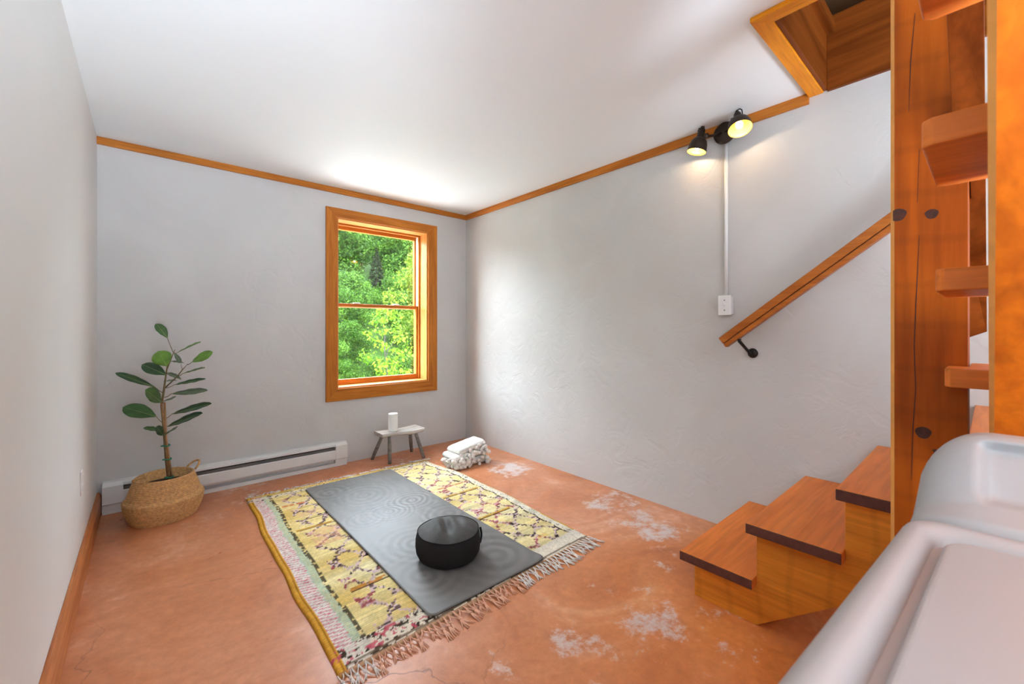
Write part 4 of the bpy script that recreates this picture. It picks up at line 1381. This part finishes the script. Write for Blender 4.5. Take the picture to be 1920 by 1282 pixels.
def tree_protos():
    P = {}
    r = random.Random(5)
    def mk(key, seed, hgt, rad, z0, nb, n, ls, cols, tr=.12, up=.5):
        bl = crown(r, hgt, rad, z0, nb)
        mb = MB()
        mb.tube([(0, 0, -.4), (.03, 0, hgt * .35), (-.04, .03, hgt * .65), (.02, 0, hgt * .92)], [tr, tr * .8, tr * .5, tr * .12], 7)
        for b_ in bl[::2]:
            zb = max(hgt * .2, b_[2] - .5 * math.hypot(b_[0], b_[1]) - .2)
            mb.tube([(0, 0, zb), ((b_[0]) * .5, b_[1] * .5, (zb + b_[2]) / 2 + .1), b_[:3]], [tr * .4, tr * .28, tr * .1], 5)
        o = mb.build('trunk', M['trunk'], None, smooth=True)
        tme = o.data; bpy.data.objects.remove(o)
        P[key] = (foliage_mesh(seed, n, bl, ls, cols, up), tme)
    mk('broad', 1, 9.0, 3.2, 1.2, 34, 16000, .13, ((24, 50, 13), (82, 114, 42)), .16)
    mk('tall', 2, 11.0, 3.4, 1.6, 40, 16000, .15, ((20, 48, 20), (58, 98, 42)), .2)
    mk('shrub', 3, 3.2, 1.7, .2, 24, 13000, .062, ((22, 48, 10), (76, 108, 34)), .04)
    mk('bright', 4, 4.2, 1.5, .6, 22, 6500, .062, ((46, 74, 12), (98, 112, 36)), .05)
    mk('sapling', 5, 2.35, .62, .5, 17, 900, .048, ((48, 82, 10), (96, 120, 26)), .024)
    # conifer
    bl = []
    for i in range(26):
        q = i / 25
        z = .6 + 6.6 * q
        for kq in range(4):
            t = i * 1.1 + kq * 1.57
            rr = 1.9 * (1 - q) ** .9 * .7
            bl.append((rr * math.cos(t), rr * math.sin(t), z - .12 * rr, .32 * (1.25 - q)))
    o = MB().tube([(0, 0, -.4), (0, 0, 7.3)], [.13, .02], 7).build('trunk', M['trunk'], None)
    P['conifer'] = (foliage_mesh(9, 6500, bl, .12, ((15, 22, 12), (40, 46, 26)), .2), o.data)
    bpy.data.objects.remove(o)
    return P


TP = tree_protos()


def plant(key, x, y, name, label, cat='tree', group=None, s=1.0, rz=0.0, dz=0.0):
    root = thing(name, (x, y, ground(x, y) + dz), label, cat, group)
    for nm, me in zip(('foliage', 'trunk'), TP[key]):
        o = bpy.data.objects.new(nm, me); COL.objects.link(o); o.parent = root
        if nm == 'foliage': o['kind'] = 'stuff'
    root.scale = (s, s, s); root.rotation_euler = (0, 0, rz)
    return root


def dirx(px_, y):
    d = ray(px_, 600); return d.x / d.y * y


plant('sapling', dirx(724, 8.0), 8.0, 'maple_sapling', 'slender lime-green sapling with dark forked trunk in front of the window', s=.82, rz=.4)
plant('bright', dirx(806, 10.8), 10.8, 'pale_leaf_tree', 'pale yellow-green leafy tree outside by the window jamb', s=.8, rz=1.0)
plant('conifer', dirx(706, 20), 20, 'dark_conifer', 'dark green conifer standing among bright trees outside the window', s=.40)
G1 = 'leafy shrubs below the hillside outside'
for i, (x, y, s) in enumerate(((2.9, 10.4, .40), (4.05, 11.4, .34), (6.0, 10.7, .34), (3.2, 9.2, .24), (4.05, 9.35, .24), (4.9, 9.4, .24), (6.9, 13.2, .55), (2.0, 13.2, .55), (4.6, 13.4, .52), (9.2, 14.0, .6), (5.7, 16.0, .58), (8.0, 16.4, .6), (3.2, 16.4, .62), (11.4, 15.2, .7), (7.1, 18.6, .45), (10.3, 18.8, .7))):
    plant('shrub', x, y, 'leafy_shrub', 'bushy mid-green shrub growing at the foot of the slope outside', 'shrub', G1, s, i * 1.3)
G2 = 'broad green trees on the hillside outside'
for i, (x, y, s) in enumerate(((5.0, 21.8, .52), (11.6, 21.8, .56), (8.2, 25, .6), (12.5, 25.8, .6), (4.0, 26, .6), (17.6, 25.4, .6), (9.6, 30.5, .74), (15.1, 30.5, .74), (20.6, 30.5, .74), (3.4, 31, .7))):
    plant('broad', x, y, 'broadleaf_tree', 'broad-crowned mid-green tree on the hillside outside', 'tree', G2, s, i * .9)
G3 = 'tall deep-green trees high on the hillside'
for i, (x, y, s) in enumerate(((10.6, 37.5, .88), (18.6, 37.5, .88), (3.4, 38, .9), (26.4, 37.5, .9), (15.0, 46.5, 1.0), (23.4, 46.5, 1.0), (6.4, 46.5, 1.0), (32, 46.5, 1.0))):
    plant('tall', x, y, 'tall_tree', 'tall deep-green tree high on the hillside outside', 'tree', G3, s, i * 1.1)
